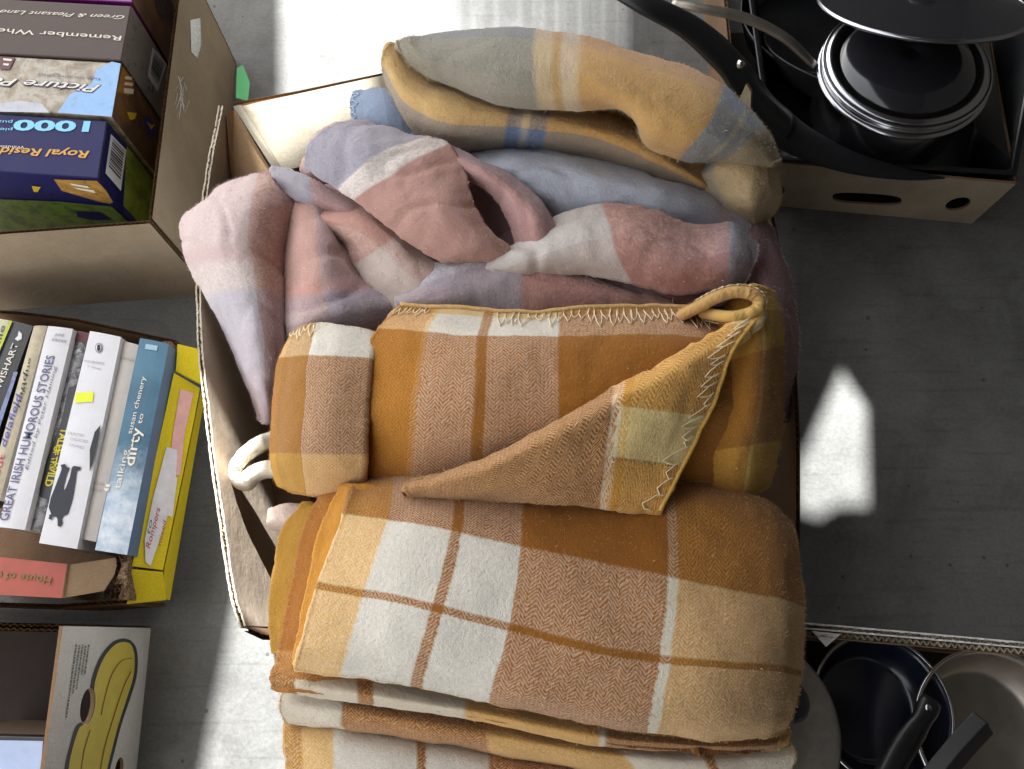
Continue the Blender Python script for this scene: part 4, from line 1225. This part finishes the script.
mCF = fabric('mustard_plaid_flap', [(0, (150, 92, 28)), (.20, (150, 92, 28)), (.57, (154, 96, 30)), (.575, (240, 232, 214)), (.60, (240, 226, 180)), (.605, (226, 184, 100)), (.63, (240, 212, 140)), (1, (236, 200, 118))],
             [(0, (214, 190, 152)), (.06, (214, 190, 152)), (.065, (198, 128, 26)), (.50, (196, 126, 28)), (.51, (246, 228, 178)), (.74, (246, 228, 178)), (.75, BRN), (.765, (206, 134, 32)), (1, (204, 130, 30))], contrast=1.3, kmean=.42, dk=.25)
def stCF(x, y):
    a = (x - 415 + (y - 420) * .12) / 340
    return (a, (y - (x - 650) * .12 - 300) / 215) if a > .585 else (a, .02)
CR = [
 [(705, 322, .385), (730, 300, .42), (755, 286, .425), (776, 292, .39)],
 [(700, 362, .39), (735, 342, .432), (765, 332, .432), (784, 328, .38)],
 [(690, 415, .385), (730, 398, .425), (764, 390, .425), (784, 385, .37)],
 [(680, 458, .38), (720, 450, .41), (755, 445, .412), (781, 440, .365)],
 [(668, 494, .35), (710, 498, .37), (745, 497, .37), (771, 486, .35)]]
mCR = fabric('mustard_plaid_right', [(0, (196, 138, 52)), (.52, (184, 126, 48)), (.62, (214, 190, 120)), (.66, (190, 146, 50)), (1, (196, 156, 60))],
             [(0, (216, 180, 88)), (.3, (210, 168, 78)), (.33, (156, 104, 40)), (.7, (150, 100, 38)), (.75, (216, 178, 84)), (1, (216, 180, 92))], contrast=.4)
CU = [[(300, 350, .34), (420, 330, .36), (540, 330, .36), (660, 330, .36), (770, 310, .35)], [(290, 420, .33), (420, 420, .36), (540, 420, .36), (660, 420, .36), (775, 400, .34)], [(290, 480, .31), (420, 492, .35), (540, 494, .36), (660, 494, .36), (768, 480, .32)]]
# rolled hem at the upper right
tC = empty('folded_blanket', down(U(520, 400, .30), .30), 'mustard and brown plaid blanket with whip-stitched hem, folded in the middle of the box', 'blanket', 'plaid wool blankets in the large box')
CC = [Patch(CL, mCL, .010, 12, .0022, 20), Patch(CM, mCM, .012, 12, .0025, 21), Patch(CF, mCF, .014, 12, .0022, 22, stf=stCF), Patch(CR, mCR, .010, 12, .0022, 23), Patch(CU, mCR, .01, 8, .002, 24)]
# spiral: hem strip curling over
def spiral(pts, wid, th, mat, seed, zb):
    rows = []
    for k, dz in ((0, 0), (1, -wid * .5), (2, -wid)):
        rows.append([(x, y, z + dz) for x, y, z in pts])
    return Patch(rows, mat, th, 10, .0008, seed, crease=0)
mHem = fabric('mustard_hem_wool', [(0, (196, 150, 92)), (.45, (190, 140, 80)), (.55, (214, 170, 90)), (1, (214, 164, 74))], [(0, (226, 196, 130)), (1, (206, 156, 70))], contrast=.5)
SP = [(680, 310, .425), (696, 302, .438), (714, 292, .446), (734, 286, .45), (753, 288, .451), (764, 298, .449), (762, 312, .446), (744, 321, .443), (722, 322, .438), (704, 318, .422)]
CC.append(spiral(SP, .05, .011, mHem, 25, 0))
obC = blanket('cloth', CC, tC)
# hem along the top edge of the main layer
hem = [CC[1].at(a, 0.0, -.002) for a in np.linspace(.0, 1, 60)]
v, f = tube([p + Vector((0, .003, .001)) for p in hem], .0026, 10)
hm = mkobj('hem', v, f, simple('tan_wool_hem', (206, 170, 114), .95, var=.25, vscale=300, spec=.1), tC, True)
# whip stitches
THR = simple('cream_thread', (240, 226, 190), .9, var=.08, spec=.1)
def stitches(patch, p0, p1, n, depth, ddir, over=.004, seed=0):
    """zigzag overlock: p0,p1 in (s,t) along the edge; depth in s or t towards the inside"""
    rr = random.Random(seed)
    mb = MB()
    pts = []
    for i in range(n * 2 + 1):
        u = i / (n * 2)
        a = p0[0] + (p1[0] - p0[0]) * u; b = p0[1] + (p1[1] - p0[1]) * u
        d = depth * rr.uniform(.45, 1.25) if i % 2 else 0
        a2, b2 = a + ddir[0] * d, b + ddir[1] * d
        jit = rr.uniform(-.55, .55) * (abs(p1[0] - p0[0]) + abs(p1[1] - p0[1])) / (2 * n)
        if abs(p1[0] - p0[0]) > abs(p1[1] - p0[1]): a2 += jit
        else: b2 += jit
        pts.append((a2, b2))
    path = []
    for i in range(len(pts) - 1):
        for k in range(4):
            u = k / 4
            bow = .12 * math.sin(u * math.pi) * (1 if i % 2 else -1) * rr.uniform(.6, 1.3)
            path.append(patch.at(pts[i][0] * (1 - u) + pts[i + 1][0] * u + bow * (p1[0] - p0[0]) / n * 2, pts[i][1] * (1 - u) + pts[i + 1][1] * u + bow * (p1[1] - p0[1]) / n * 2, .0011 + (.0006 * math.sin(u * 3.14))))
    v, f = tube(path, .00052, 5)
    mb.add(v, f)
    return mb
st1 = stitches(CC[1], (.33, .0), (1.0, .02), 34, .13, (0, 1), seed=1)
st1.build('stitching', THR, tC, True)
stitches(CC[1], (.0, .01), (.12, .0), 8, .08, (0, 1), seed=2).build('stitching', THR, tC, True)
stitches(CC[2], (.995, .06), (.995, 1.0), 17, .075, (-1, 0), seed=3).build('stitching', THR, tC, True)
stitches(CC[0], (.05, .0), (.5, .0), 7, .09, (0, 1), seed=4).build('stitching', THR, tC, True)
e = [CC[2].at(1.0, b, .0) + Vector((.002, 0, -.002)) for b in np.linspace(.02, 1, 40)]
v, f = tube(e, .0024, 10)
mkobj('hem', v, f, simple('gold_wool_hem', (220, 176, 92), .95, var=.25, vscale=300, spec=.1), tC, True)

stitches(CC[5], (.12, .0), (.98, .0), 22, .22, (0, 1), seed=7).build('stitching', THR, tC, True)

# ---- D: mustard and white plaid blanket folded square at the bottom
D1 = [
 [(355, 478, .37), (430, 474, .385), (520, 476, .39), (620, 480, .39), (710, 486, .385), (765, 500, .37), (790, 522, .34)],
 [(352, 490, .395), (430, 492, .41), (520, 497, .415), (620, 502, .415), (715, 510, .41), (772, 522, .39), (797, 545, .35)],
 [(345, 513, .41), (427, 525, .43), (518, 545, .437), (620, 566, .437), (720, 587, .43), (781, 598, .405), (804, 606, .36)],
 [(319, 586, .415), (405, 601, .44), (506, 626, .447), (610, 652, .447), (715, 664, .44), (776, 668, .412), (802, 674, .36)],
 [(303, 642, .41), (390, 652, .432), (490, 682, .44), (600, 706, .44), (705, 720, .432), (766, 720, .40), (791, 716, .35)],
 [(295, 669, .392), (383, 680, .41), (486, 702, .415), (598, 725, .415), (700, 739, .405), (760, 738, .38), (783, 732, .34)]]
mD1 = fabric('mustard_white_plaid', [(0, (222, 178, 104)), (.085, (222, 180, 108)), (.088, WHI), (.208, WHI), (.209, BRN), (.227, BRN), (.228, WHI), (.333, WHI), (.336, (158, 100, 32)), (.572, (158, 100, 32)), (.574, (232, 222, 196)), (.586, (232, 222, 196)), (.588, (206, 158, 82)), (1, (204, 156, 78))],
             [(0, (146, 90, 24)), (.395, (146, 90, 24)), (.402, WHI), (.585, WHI), (.588, BRN), (.606, BRN), (.61, WHI), (.8, WHI), (1, (226, 216, 196))], contrast=.95)
def Lgrid(L, wd, z):
    return [[(x, y, z - .012), (x + wd * .3, y + 2, z), (x + wd, y + 8, z)] for x, y in L]
mL1 = fabric('gold_layer', [(0, (216, 152, 50)), (1, (206, 140, 40))], [(0, (196, 136, 50)), (1, (222, 160, 60))])
mL2 = fabric('brown_layer', [(0, (166, 104, 36)), (1, (166, 104, 36))], [(0, (170, 112, 44)), (.7, (168, 108, 40)), (.8, (212, 176, 120)), (1, (180, 124, 56))])
mL3 = fabric('olive_layer', [(0, (186, 140, 46)), (1, (186, 140, 46))], [(0, (176, 128, 44)), (1, (190, 140, 50))])
L1 = Lgrid([(340, 486), (324, 520), (313, 560), (303, 610), (293, 662)], 90, .395)
L2 = Lgrid([(324, 490), (305, 525), (293, 580), (281, 640), (272, 686)], 100, .375)
L3 = Lgrid([(303, 504), (283, 530), (274, 570), (270, 610), (273, 650)], 110, .355)
F1 = [
 [(273, 668, .36), (310, 672, .37), (384, 682, .375), (484, 702, .38), (598, 722, .38), (700, 736, .375), (765, 738, .36), (790, 730, .335)],
 [(272, 682, .366), (309, 688, .378), (384, 698, .388), (482, 714, .392), (598, 737, .392), (700, 746, .388), (762, 746, .37), (788, 741, .34)],
 [(276, 690, .35), (310, 697, .36), (385, 707, .37), (482, 722, .375), (598, 746, .375), (700, 752, .37), (762, 751, .355), (788, 747, .33)]]
mF1 = fabric('fold_edge_upper', [(0, BRN), (.09, BRN), (.10, WHI), (.235, WHI), (.24, BRN), (.262, BRN), (.264, WHI), (.40, WHI), (.405, (214, 162, 80)), (.57, (214, 162, 80)), (.572, WHI), (.578, WHI), (.58, (150, 96, 42)), (.9, (150, 96, 42)), (.93, (210, 160, 80)), (1, (210, 160, 80))],
             [(0, (214, 190, 150)), (1, WHI)], contrast=.6, kmean=.2, dk=.1)
F2 = [
 [(284, 688, .325), (342, 696, .34), (420, 708, .345), (489, 722, .35), (600, 744, .35), (700, 752, .35), (790, 742, .33)],
 [(280, 703, .335), (342, 711, .352), (420, 723, .36), (489, 735, .362), (610, 755, .362), (705, 762, .358), (795, 756, .335)],
 [(282, 716, .325), (342, 724, .34), (420, 736, .348), (489, 747, .352), (620, 768, .352), (710, 776, .348), (790, 772, .325)],
 [(288, 724, .30), (345, 730, .31), (422, 742, .32), (492, 754, .325), (622, 778, .325), (710, 788, .32), (785, 784, .30)]]
mF2 = fabric('fold_edge_lower', [(0, WHI), (.16, WHI), (.165, (158, 100, 32)), (.49, (158, 100, 32)), (.495, (214, 164, 84)), (.68, (214, 164, 84)), (.69, WHI), (.83, WHI), (.835, BRN), (.85, BRN), (.853, WHI), (1, WHI)],
             [(0, (220, 204, 172)), (1, WHI)], contrast=.6, kmean=.2, dk=.1)
F3 = [
 [(288, 716, .285), (350, 724, .30), (430, 738, .31), (500, 750, .315), (620, 770, .315), (780, 780, .30)],
 [(286, 740, .30), (350, 746, .32), (430, 758, .33), (500, 770, .335), (620, 790, .33), (785, 800, .305)],
 [(290, 790, .305), (350, 796, .325), (430, 808, .335), (500, 820, .335), (620, 840, .33), (785, 840, .305)],
 [(294, 840, .30), (350, 846, .32), (430, 858, .33), (500, 866, .33), (620, 880, .32), (785, 880, .30)]]
mF3 = fabric('lowest_layer', [(0, (190, 140, 50)), (.05, (226, 184, 112)), (.14, (226, 184, 112)), (.15, WHI), (.36, WHI), (.365, BRN), (.385, BRN), (.388, WHI), (.57, WHI), (.575, (158, 100, 32)), (.8, (158, 100, 32)), (.82, (210, 160, 80)), (1, (210, 160, 80))],
             [(0, WHI), (1, WHI)], contrast=.6, kmean=.2, dk=.1)
DU = [[(330, 500, .34), (440, 500, .36), (560, 505, .36), (680, 510, .36), (785, 530, .32)], [(300, 590, .34), (420, 600, .37), (560, 620, .37), (680, 635, .37), (798, 620, .32)], [(290, 680, .33), (400, 690, .35), (540, 720, .35), (680, 740, .35), (785, 725, .31)], [(295, 720, .29), (400, 730, .31), (540, 760, .31), (680, 780, .31), (785, 765, .28)]]
tD = empty('folded_blanket', down(U(540, 620, .28), .28), 'mustard and white plaid blanket folded square in layers, hanging over the bottom edge', 'blanket', 'plaid wool blankets in the large box')
pD = [Patch(D1, mD1, .010, 12, .0022, 30), Patch(L1, mL1, .009, 12, .0018, 31), Patch(L2, mL2, .009, 12, .0018, 32), Patch(L3, mL3, .009, 12, .0018, 33),
      Patch(F1, mF1, .009, 12, .0015, 34), Patch(F2, mF2, .010, 12, .0015, 35), Patch(F3, mF3, .010, 10, .002, 36), Patch(DU, mL2, .012, 8, .001, 37)]
obD = blanket('cloth', pD, tD)

# ---- cream rag curl at the left wall
mE = fabric('cream_rag_wool', [(0, (238, 228, 206)), (1, (238, 228, 206))], [(0, (236, 226, 206)), (1, (230, 214, 184))])
E0 = [(278, 428, .31), (258, 436, .315), (238, 450, .31), (228, 466, .305), (232, 482, .30), (248, 486, .30), (262, 476, .31), (282, 474, .315)]
ER = [[(x, y, z) for x, y, z in E0], [(x + 1, y + 2, z - .018) for x, y, z in E0], [(x + 2, y + 4, z - .036) for x, y, z in E0]]
eo = blanket('blanket_corner', [Patch(ER, mE, .015, 10, .0022, 40)])
tag(eo, 'cream fringed blanket corner curling out beside the left wall of the box', 'blanket', 'plaid wool blankets in the large box')
PR = [[(268, 512, .30), (282, 508, .31), (300, 508, .31)], [(268, 522, .295), (284, 522, .305), (300, 522, .305)], [(272, 530, .28), (286, 530, .29), (300, 530, .29)]]
po = blanket('blanket_corner', [Patch(PR, fabric('pale_pink_rag', [(0, (226, 200, 184)), (1, (214, 180, 160))], [(0, (226, 204, 190)), (1, (214, 180, 160))]), .008, 8, .0012, 41)])
tag(po, 'small pale pink blanket corner peeping out between the two mustard blankets', 'blanket', 'plaid wool blankets in the large box')
# fringe stitches on the blue corner
stitches(pA[3], (0.0, .05), (0.0, .95), 8, .12, (1, 0), seed=6).build('stitching', simple('pale_blue_thread', (176, 196, 220), .9), tA, True)

# loose woolly fibres on each blanket
nap(obA, pA, 26000, .0034, simple('grey_fibre', (196, 180, 150), .9), tA)
nap(obB, pB, 40000, .0034, simple('pink_fibre', (222, 200, 198), .9), tB)
nap(obC, CC, 36000, .0032, simple('mustard_fibre', (214, 172, 108), .9), tC)
nap(obD, pD, 40000, .0032, simple('cream_fibre', (216, 182, 128), .9), tD)

# ================================================================== pans, upper right box
t = empty('cardboard_tray', down(U(900, 100, .1), 0), 'brown cardboard tray with hand holes holding pans, upper right', 'box', )
zt = .115
DKM = simple('shade_painted_box', (40, 34, 29), .9)  # board painted near black for the shade inside the pan boxes
a, b = U(744, 160, zt), U(1016, 184, zt)
npl = plane3(a, b, down(a, 0))
if npl[1].y > 0: npl = (npl[0], -npl[1])
TRAYM = cardboard('tray_board', (182, 166, 142), .2)
def slot(cx, cy, rx, ry, rot=0.06, n=20, p=3):
    out = []
    for q in np.linspace(0, 2 * math.pi, n + 1)[:-1]:
        c, s_ = math.cos(q), math.sin(q)
        x = rx * (abs(c) ** (2 / p)) * (1 if c > 0 else -1); y = ry * (abs(s_) ** (2 / p)) * (1 if s_ > 0 else -1)
        out.append(on(cx + x * math.cos(rot) - y * math.sin(rot), cy + x * math.sin(rot) + y * math.cos(rot), npl))
    return out
plate('front_wall', [a, b, down(b, 0), down(a, 0)], npl[1], .004, [TRAYM, KRAFT_D, FLUTE], t, [slot(867, 199, 35, 5.5), slot(958, 204, 13, 6, -.25, p=2), slot(776, 191, 9, 7, .1, p=2)])
bb = b + Vector((.01, .36, 0)); aa = U(700, -60, zt)
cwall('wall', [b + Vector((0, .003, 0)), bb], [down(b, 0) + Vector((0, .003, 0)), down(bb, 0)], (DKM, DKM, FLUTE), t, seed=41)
a2 = U(722, 30, zt)
cwall('wall', [a + Vector((-.004, .003, 0)), Vector((a.x - .004, a.y + .5, zt))], [down(a, 0) + Vector((-.004, .003, 0)), Vector((a.x - .004, a.y + .5, 0))], (KRAFT_D, TRAYM, FLUTE), t, seed=42)
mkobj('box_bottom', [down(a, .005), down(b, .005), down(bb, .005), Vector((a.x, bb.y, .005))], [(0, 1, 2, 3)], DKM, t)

STEEL = simple('brushed_steel', (190, 190, 194), .2, metal=1, var=.03, vscale=60, rv=.06)
STEELD = simple('dull_steel', (168, 160, 150), .42, metal=1, var=.14, vscale=30, rv=.12)
NONST = simple('black_nonstick', (18, 19, 22), .38, var=.4, vscale=35, coat=.25, rv=.4)
BAKE = simple('black_bakelite', (20, 20, 22), .42, var=.15, coat=.15)
DARKG = simple('dark_grey_enamel', (22, 23, 26), .55, var=.15)
def lathe(prof, c, axis, seg=56):
    """prof = list (r, h); c centre; axis unit vector"""
    ax = axis.normalized()
    x = ax.cross(Vector((0, 1, 0.01))).normalized(); y = ax.cross(x).normalized()
    v, f = [], []
    for r_, h_ in prof:
        for k in range(seg):
            q = 2 * math.pi * k / seg
            v.append(c + ax * h_ + (x * math.cos(q) + y * math.sin(q)) * max(r_, 1e-5))
    for i in range(len(prof) - 1):
        for k in range(seg):
            k2 = (k + 1) % seg
            f.append((i * seg + k, i * seg + k2, (i + 1) * seg + k2, (i + 1) * seg + k))
    return v, f
def pan_body(R_, hgt, wall=.003, base=.8):
    return [(0, 0), (R_ * base * .9, 0), (R_ * base, .004), (R_ * .96, hgt * .8), (R_, hgt), (R_ + .002, hgt + .0012), (R_ + .002, hgt - .001), (R_ - wall * .0 + .001, hgt - .002),
            ]
def panmesh(R_, hgt, base=.8, wall=.003):
    out = [(0, 0), (R_ * base - .006, 0), (R_ * base, .004), (R_ * .97, hgt * .75), (R_, hgt)]
    inn = [(R_ - wall, hgt), (R_ * .97 - wall, hgt * .75), (R_ * base - wall, .007), (R_ * base - .01, .004), (0, .004)]
    return out + inn
def rimtorus(R_, h_, c, axis, r=.0016):
    prof = [(R_ + r * math.cos(q), h_ + r * math.sin(q)) for q in np.linspace(0, 2 * math.pi, 9)]
    return lathe(prof, c, axis)

# steel casserole with glass lid, far right
c1 = U(905, 100, .05)
o = empty('steel_saucepan', down(U(905, 90, .006), .006), 'shiny steel saucepan with layered rim under a glass lid', 'pan', 'pans in the upper tray')
ax = Vector((-.05, .12, 1)).normalized()
cc = U(906, 66, .19)
rad = .112
v, f = lathe([(r_, h_ - .10) for r_, h_ in panmesh(rad, .10, .93)], cc, ax); mkobj('pan_body', v, f, STEEL, o, True)
v, f = rimtorus(rad, 0.0, cc, ax, .003); mkobj('rim', v, f, STEEL, o, True)
v, f = rimtorus(rad + .001, -.014, cc, ax, .0045); mkobj('rim', v, f, STEEL, o, True)
GL0 = simple('dark_glass', (38, 38, 42), .16, var=.05, coat=.8, rv=.04)
o = empty('glass_lid', down(cc, .195), 'small dark glass lid with steel band sitting on the saucepan', 'lid')
v, f = lathe([(.092, 0), (.085, .010), (.06, .019), (.03, .024), (0, .026), (0, .023), (.03, .021), (.06, .016), (.084, .007), (.090, -.002), (.092, 0)], cc + ax * .003, ax); mkobj('glass', v, f, GL0, o, True)
v, f = lathe([(.090, .002), (.100, .004), (.109, .002), (.110, -.001), (.100, 0), (.090, -.001), (.090, .002)], cc + ax * .003, ax); mkobj('steel_band', v, f, STEEL, o, True)
GL = NT('smoked_glass_lid'); GL.b.inputs['Base Color'].default_value = (.05, .05, .055, 1); GL.b.inputs['Roughness'].default_value = .08; GL.b.inputs['Coat Weight'].default_value = .8; GL.b.inputs['Transmission Weight'].default_value = .35; GL = GL.mat
o = empty('glass_lid', down(U(912, 20, .2), .2), 'larger dark glass lid with bright steel band tilted above the saucepan, at the top edge', 'lid')
c2 = U(922, 3, .24)
ax2 = Vector((-.02, .55, 1)).normalized()
prof = [(.134, 0), (.115, .006), (.08, .014), (.04, .018), (.0, .019), (0, .016), (.04, .015), (.08, .011), (.114, .003), (.133, -.003), (.134, 0)]
v, f = lathe(prof, c2, ax2); mkobj('glass', v, f, GL0, o, True)
v, f = rimtorus(.135, -.001, c2, ax2, .0034); mkobj('steel_band', v, f, STEEL, o, True)
v, f = lathe([(0, .045), (.014, .045), (.02, .04), (.02, .034), (.009, .028), (.009, .018)], c2, ax2, 24); mkobj('knob', v, f, BAKE, o, True)
# big black frying pan, tilted, handle to the upper left
o = empty('frying_pan', down(U(860, 110, .02), .006), 'large matt black frying pan standing tilted, long handle to the upper left', 'pan', 'pans in the upper tray')
ax3 = Vector((.18, .62, 1)).normalized()
c3 = U(862, 62, .095)
pr = [(0, -.045), (.10, -.045), (.112, -.04), (.148, -.004), (.152, 0), (.149, 0), (.144, -.005), (.108, -.038), (.10, -.041), (0, -.041)]
v, f = lathe(pr, c3, ax3, 72); mkobj('pan_body', v, f, DARKG, o, True)
hp = spl([U(612, -14, .30), U(645, 4, .30), U(690, 28, .28), U(728, 62, .255), U(752, 96, .22), U(790, 130, .18)], 6)
v, f = tube(hp, [.013 + .009 * min(1, i / 16) for i in range(len(hp))], 14, flat=.45); mkobj('handle', v, f, BAKE, o, True)
sk = spl([U(735, 66, .245), U(765, 112, .20), U(800, 140, .165), U(850, 162, .14), U(905, 174, .125), U(945, 178, .12)], 6)
v, f = tube(sk, [.032 * max(.04, 1 - 1.36 * abs(i / (len(sk) - 1) - .3)) for i in range(len(sk))], 16, flat=.35); mkobj('pan_side', v, f, DARKG, o, True)
rv = U(741, 63, .275); v, f = lathe([(0, .003), (.004, .002), (.0055, 0), (.0055, -.004)], rv, Vector((0, 0, 1)), 16); mkobj('rivet', v, f, STEEL, o, True)
# second pan behind with steel handle
o = empty('frying_pan', down(U(800, 30, .02), .006), 'black pan with curved steel handle behind the big frying pan', 'pan', 'pans in the upper tray')
hp = spl([U(672, 3, .20), U(700, 8, .205), U(745, 18, .20), U(785, 38, .19), U(815, 66, .17)], 6)
v, f = tube(hp, [.006 + .003 * math.sin(i / len(hp) * 3) for i in range(len(hp))], 12, flat=.5); mkobj('handle', v, f, STEELD, o, True)
c4 = U(815, 20, .09)
v, f = lathe([(r_ * 1.0, h_ - .05) for r_, h_ in panmesh(.12, .05, .8)], c4, Vector((.1, .15, 1))); mkobj('pan_body', v, f, NONST, o, True)
# black roasting tin filling the back corner
o = empty('roasting_tin', down(U(960, 60, .008), .008), 'black roasting tin under the pans in the upper tray', 'tin')
q_ = [U(770, 160, .122), U(1018, 176, .122), U(1060, -60, .122), U(740, -60, .122)]
cq_ = sum(q_, Vector()) / 4
in_ = [cq_.lerp(p, .955) for p in q_]
inb = [down(cq_.lerp(p, .80), .05) for p in q_]
tb_ = MB()
tb_.add(q_ + in_ + inb + [down(cq_.lerp(p, .72), .012) for p in q_],
        [(k, (k + 1) % 4, 4 + (k + 1) % 4, 4 + k) for k in range(4)] + [(4 + k, 4 + (k + 1) % 4, 8 + (k + 1) % 4, 8 + k) for k in range(4)] + [(8, 9, 10, 11)] + [((k + 1) % 4, k, 12 + k, 12 + (k + 1) % 4) for k in range(4)] + [(15, 14, 13, 12)])
bevel(tb_.build('tin', NONST, o), .003)

# ================================================================== pans, lower right box
t = empty('cardboard_box', down(U(1000, 700, .01), 0), 'cardboard box of pans with white corrugated rim, lower right', 'box')
zb_ = .20
P = [U(770, 622, zb_), U(797, 625, zb_), U(900, 634, zb_), U(1100, 652, zb_)]
cwall('wall', P, [down(p, 0) for p in P], (WHITE_C, KRAFT, FLUTE_L), t, th=.007, tear=.0014, seed=51, cap=WHITE_C, double=True)
Q = [U(772, 628, zb_), Vector((U(772, 628, zb_).x, -.5, zb_))]
cwall('wall', Q, [down(p, 0) for p in Q], (KRAFT, KRAFT, FLUTE), t, seed=52)
Q = [P[3], Vector((P[3].x, -.5, zb_))]
cwall('wall', Q, [down(p, 0) for p in Q], (KRAFT, KRAFT, FLUTE), t, seed=53)
mkobj('box_bottom', [down(P[0], .005), down(P[3], .005), Vector((P[3].x, -.5, .005)), Vector((P[0].x, -.5, .005))], [(0, 3, 2, 1)], DKM, t)
board('paper_scrap', [(812, 631, .200), (841, 634, .200), (826, 647, .197)], WHITE_C, .0008, t)
# black frying pan facing up
def pan_px(cx, cy, rpx, z, axis, hgt, body, rim, base=.8):
    c = U(cx, cy, z); rr_ = (U(cx + rpx, cy, z) - c).length
    v, f = lathe([(r_, h_ - hgt) for r_, h_ in panmesh(rr_, hgt, base)], c, axis)
    o_ = mkobj('pan_body', v, f, body, None, True)
    v, f = rimtorus(rr_, 0, c, axis, .0018)
    r2_ = mkobj('rim', v, f, rim, None, True)
    return o_, r2_, c, rr_
def adopt(o, *ks):
    for k in ks:
        k.parent = o; k.matrix_parent_inverse = Matrix.Translation(-o.location)
o = empty('frying_pan', down(U(882, 700, .1), .006), 'black non-stick frying pan with thin silver rim, in the middle of the lower box', 'pan', 'pans in the lower box')
x1, x2, c, rr_ = pan_px(883, 708, 70, .165, Vector((.05, .10, 1)).normalized(), .05, simple('blue_black_nonstick', (20, 26, 42), .22, var=.15, coat=.5), STEEL)
adopt(o, x1, x2)
hp = spl([U(932, 700, .205), U(918, 726, .21), U(900, 752, .215), U(880, 790, .22)], 6)
v, f = tube(hp, [.0105, .012, .0125, .012, .011, .011, .0115, .0125, .013, .0135, .014, .014, .014, .014, .014, .014, .014, .014, .014], 14, flat=.6); mkobj('handle', v, f, BAKE, o, True)
v, f = lathe([(0, .0022), (.003, .0018), (.0042, 0), (.0042, -.004)], U(928, 708, .2125), Vector((0, 0, 1)), 16); mkobj('rivet', v, f, STEEL, o, True)
o = empty('steel_pan', down(U(990, 720, .1), .006), 'wide dull steel pan at the right edge of the lower box', 'pan', 'pans in the lower box')
x1, x2, c, rr_ = pan_px(1000, 735, 82, .182, Vector((-.05, .05, 1)).normalized(), .055, STEELD, STEEL)
adopt(o, x1, x2)
hp = [U(984, 722, .235), U(960, 748, .235), U(925, 790, .235)]
v, f = tube(spl(hp, 5), .0145, 4, flat=.62, up=Vector((0, 0, 1))); hb = mkobj('handle', v, f, BAKE, o); bevel(hb, .002, 3)
o = empty('pan_lid', down(U(800, 720, .1), .006), 'warm grey pan lid leaning beside the mustard blanket', 'lid')
c = U(762, 732, .20)
v, f = lathe([(0, .020), (.035, .019), (.066, .014), (.09, .004), (.095, 0), (.094, -.002), (.088, .001), (.066, .011), (0, .017)], c, Vector((.25, .05, 1)).normalized())
mkobj('lid_dome', v, f, simple('grey_enamel_lid', (164, 158, 150), .45, var=.18, vscale=60, coat=.25), o, True)
v, f = lathe([(0, .05), (.014, .049), (.02, .042), (.018, .034), (.01, .026), (.01, .016)], c + Vector((.012, .030, 0)), Vector((.25, .05, 1)).normalized(), 28)
mkobj('knob', v, f, simple('navy_knob', (26, 30, 52), .3, coat=.4), o, True)
